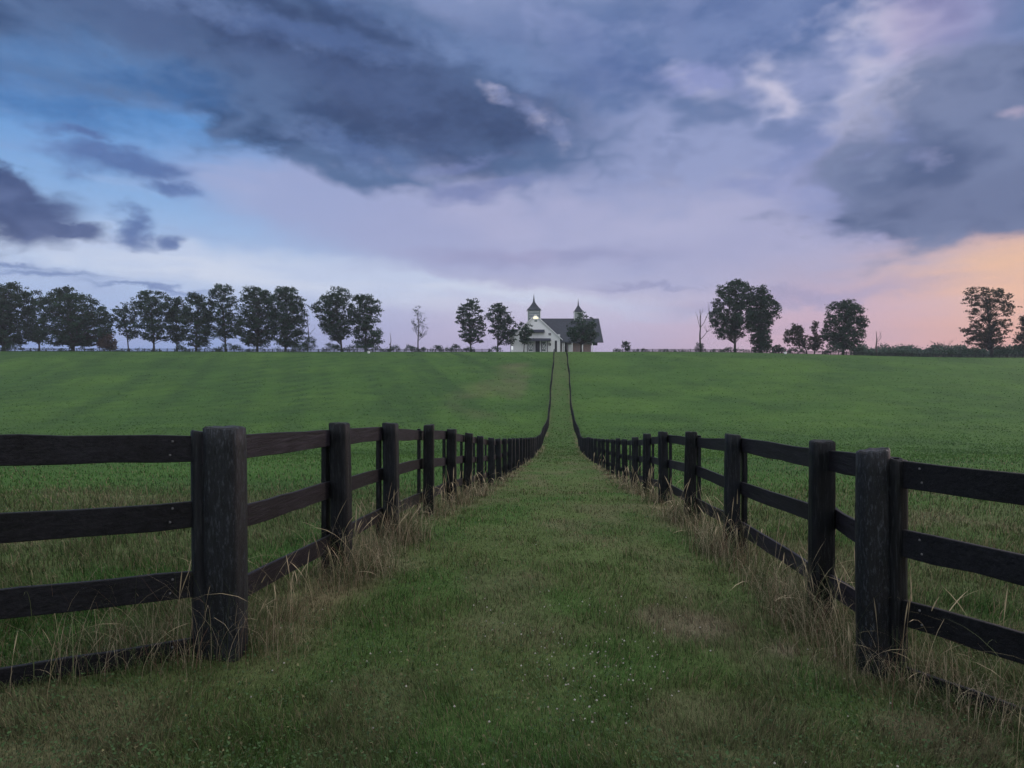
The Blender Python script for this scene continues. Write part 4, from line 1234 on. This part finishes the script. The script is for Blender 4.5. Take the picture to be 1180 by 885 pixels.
# lavender veil with a slanting lower edge, pale strip under it
sky = layer(sky, [(500, 262, 270, 60, -9), (780, 250, 330, 90, 0)], .45, (160, 166, 205), (172, 175, 210), .75, nC, .6, nA)
sky = layer(sky, [(240, 308, 320, 24, -6), (500, 336, 220, 11, -5)], .8, (194, 206, 232), (212, 219, 236), .8, nC, 1.0, nC)
# blue upper bank
sky = layer(sky, [(820, 75, 430, 110, 0), (660, 120, 270, 92, -8), (1140, 40, 220, 110, 0), (960, 140, 150, 55, 0)], .5, (98, 120, 164), (144, 156, 198), .85, nX, -1.8, nX, .12)
sky = layer(sky, [(850, 28, 190, 42, 0), (690, 60, 150, 52, -6)], .7, (78, 103, 155), (104, 126, 174), .75, nA, 1.8)
# pale cumulus heads
sky = layer(sky, [(988, 56, 58, 30, 10), (1050, 118, 42, 30, 30), (1010, 170, 36, 50, 0), (940, 95, 70, 26, -10)], .8, (146, 156, 198), (196, 194, 218), .92, nX, -2.4, nX, .11)
sky = layer(sky, [(1070, 26, 50, 34, 0)], .9, (158, 144, 188), (174, 152, 192), .4, nA, 2.0)
sky = layer(sky, [(800, 94, 44, 14, -14), (772, 80, 26, 12, 0)], .9, (150, 158, 206), (186, 188, 218), .75, nB, 3.0, nB)
# dark slate bank, upper left
sky = layer(sky, [(60, 18, 300, 70, 0), (330, 66, 320, 90, -10), (470, 112, 190, 62, -14), (320, 124, 200, 48, -14), (575, 146, 60, 28, -8)], .38, (58, 80, 120), (88, 112, 154), .98, nX, -1.7, nX, .11)
sky = layer(sky, [(480, 126, 190, 48, -14), (330, 50, 240, 50, -8), (590, 148, 60, 24, -6)], .8, (60, 76, 114), (76, 94, 136), .85, nA, 1.8)
# blue rift in it, and its ragged pale rims
sky = layer(sky, [(50, 78, 150, 26, 4), (130, 80, 60, 12, -10), (20, 118, 120, 16, 0)], .9, (66, 110, 168), (98, 140, 194), .7, nD, 2.4)
sky = layer(sky, [(300, 30, 200, 14, -6), (560, 70, 120, 18, -16), (430, 175, 70, 12, -10)], .9, (92, 116, 166), (122, 144, 190), .6, nB, 2.6)
sky = layer(sky, [(566, 112, 16, 6, -20), (604, 130, 24, 8, -26), (640, 152, 26, 8, -34)], 1.3, (136, 148, 192), (196, 192, 216), .75, nD, 3.2, nB)
sky = layer(sky, [(556, 224, 44, 15, 10), (600, 208, 44, 9, 4), (545, 186, 46, 8, 15)], .9, (108, 122, 171), (128, 140, 187), .75, nB, 2.4)
# slate wisps and the cloud at the left edge
sky = layer(sky, [(150, 192, 56, 13, 6), (205, 222, 36, 8, -8), (95, 160, 30, 9, 0), (176, 276, 14, 8, 0), (138, 258, 20, 15, -35)], .9, (82, 106, 160), (106, 130, 182), .85, nB, 2.6)
sky = layer(sky, [(-6, 236, 56, 34, -8), (44, 254, 42, 10, -4), (-6, 204, 44, 14, -18)], .45, (66, 82, 126), (90, 106, 150), .96, nX, -2.0, nX, .11)
sky = layer(sky, [(62, 314, 60, 4.5, 0), (170, 331, 60, 3.5, -3), (10, 300, 50, 4, -4)], .9, (108, 128, 178), (126, 146, 194), .75, nC, 1.6)
sky = layer(sky, [(735, 332, 66, 4, 2), (960, 340, 130, 9, 3), (640, 300, 150, 12, 0)], .9, (142, 146, 186), (160, 157, 194), .6, nC, 1.6)
# big slate cloud at the right with flat foot
sky = layer(sky, [(1020, 218, 60, 46, 0), (950, 196, 60, 40, 0), (905, 217, 80, 12, -4)], .8, (128, 142, 190), (158, 162, 204), .7, nD, 2.4)
sky = layer(sky, [(1140, 196, 140, 66, 0), (1110, 240, 165, 24, 0), (1020, 253, 84, 10, -6), (1180, 120, 120, 60, 0)], .36, (84, 100, 138), (118, 131, 167), .97, nX, -1.9, nX, .15)
sky = layer(sky, [(1130, 232, 150, 26, 0)], .8, (84, 96, 132), (104, 116, 152), .65, nX, -1.6, nX)
sky = layer(sky, [(1176, 128, 18, 8, 0)], 1.0, (176, 168, 200), (204, 188, 208), .55, nB, 3.0, nB)

# unseen sky above and behind the frame, brightened to light the field
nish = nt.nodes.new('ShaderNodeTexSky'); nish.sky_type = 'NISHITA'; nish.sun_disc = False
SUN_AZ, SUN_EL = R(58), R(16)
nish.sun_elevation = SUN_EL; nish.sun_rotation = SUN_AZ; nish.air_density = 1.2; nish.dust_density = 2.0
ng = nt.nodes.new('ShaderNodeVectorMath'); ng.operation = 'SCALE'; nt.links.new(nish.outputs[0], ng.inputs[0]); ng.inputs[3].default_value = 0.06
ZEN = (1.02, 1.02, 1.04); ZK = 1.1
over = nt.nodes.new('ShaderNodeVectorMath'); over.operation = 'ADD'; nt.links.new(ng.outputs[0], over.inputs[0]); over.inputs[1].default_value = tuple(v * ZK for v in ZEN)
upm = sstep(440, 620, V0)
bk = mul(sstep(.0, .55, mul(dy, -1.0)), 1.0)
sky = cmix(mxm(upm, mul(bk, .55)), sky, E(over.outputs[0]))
sky = cmix(sstep(-.06, -.002, dz, 1.0, 0.0), sky, lin(70, 85, 70))
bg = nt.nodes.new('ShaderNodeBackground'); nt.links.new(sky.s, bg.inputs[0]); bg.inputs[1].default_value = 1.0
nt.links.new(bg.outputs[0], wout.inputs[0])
W.cycles.sampling_method = 'MANUAL'; W.cycles.sample_map_resolution = 512

# ------------------------------------------------------------------ sun, camera, view
sd = bpy.data.lights.new('sun', 'SUN'); sd.energy = 1.1; sd.angle = R(22); sd.color = (1.0, 0.80, 0.74)
so = bpy.data.objects.new('sun', sd); COL.objects.link(so)
so.rotation_euler = (R(90) - SUN_EL, 0, math.pi - SUN_AZ)
so.location = (60, 40, 60)
cd = bpy.data.cameras.new('camera'); cd.sensor_width = 36; cd.lens = F / 1180 * 36; cd.clip_start = 0.05; cd.clip_end = 3000
co = bpy.data.objects.new('camera', cd); COL.objects.link(co); co.location = (0, 0, EYE); co.rotation_euler = (R(90), 0, 0)
S.camera = co
S.view_settings.view_transform = 'Standard'; S.view_settings.look = 'None'; S.view_settings.exposure = 0; S.view_settings.gamma = 1
S.view_settings.use_curve_mapping = False
S.cycles.max_bounces = 5; S.cycles.diffuse_bounces = 3; S.cycles.glossy_bounces = 2; S.cycles.transmission_bounces = 2; S.cycles.volume_bounces = 0; S.cycles.transparent_max_bounces = 4
S.cycles.use_denoising = True; S.cycles.denoising_prefilter = 'ACCURATE'; S.cycles.use_adaptive_sampling = True; S.cycles.adaptive_threshold = 0.015; S.cycles.adaptive_min_samples = 12
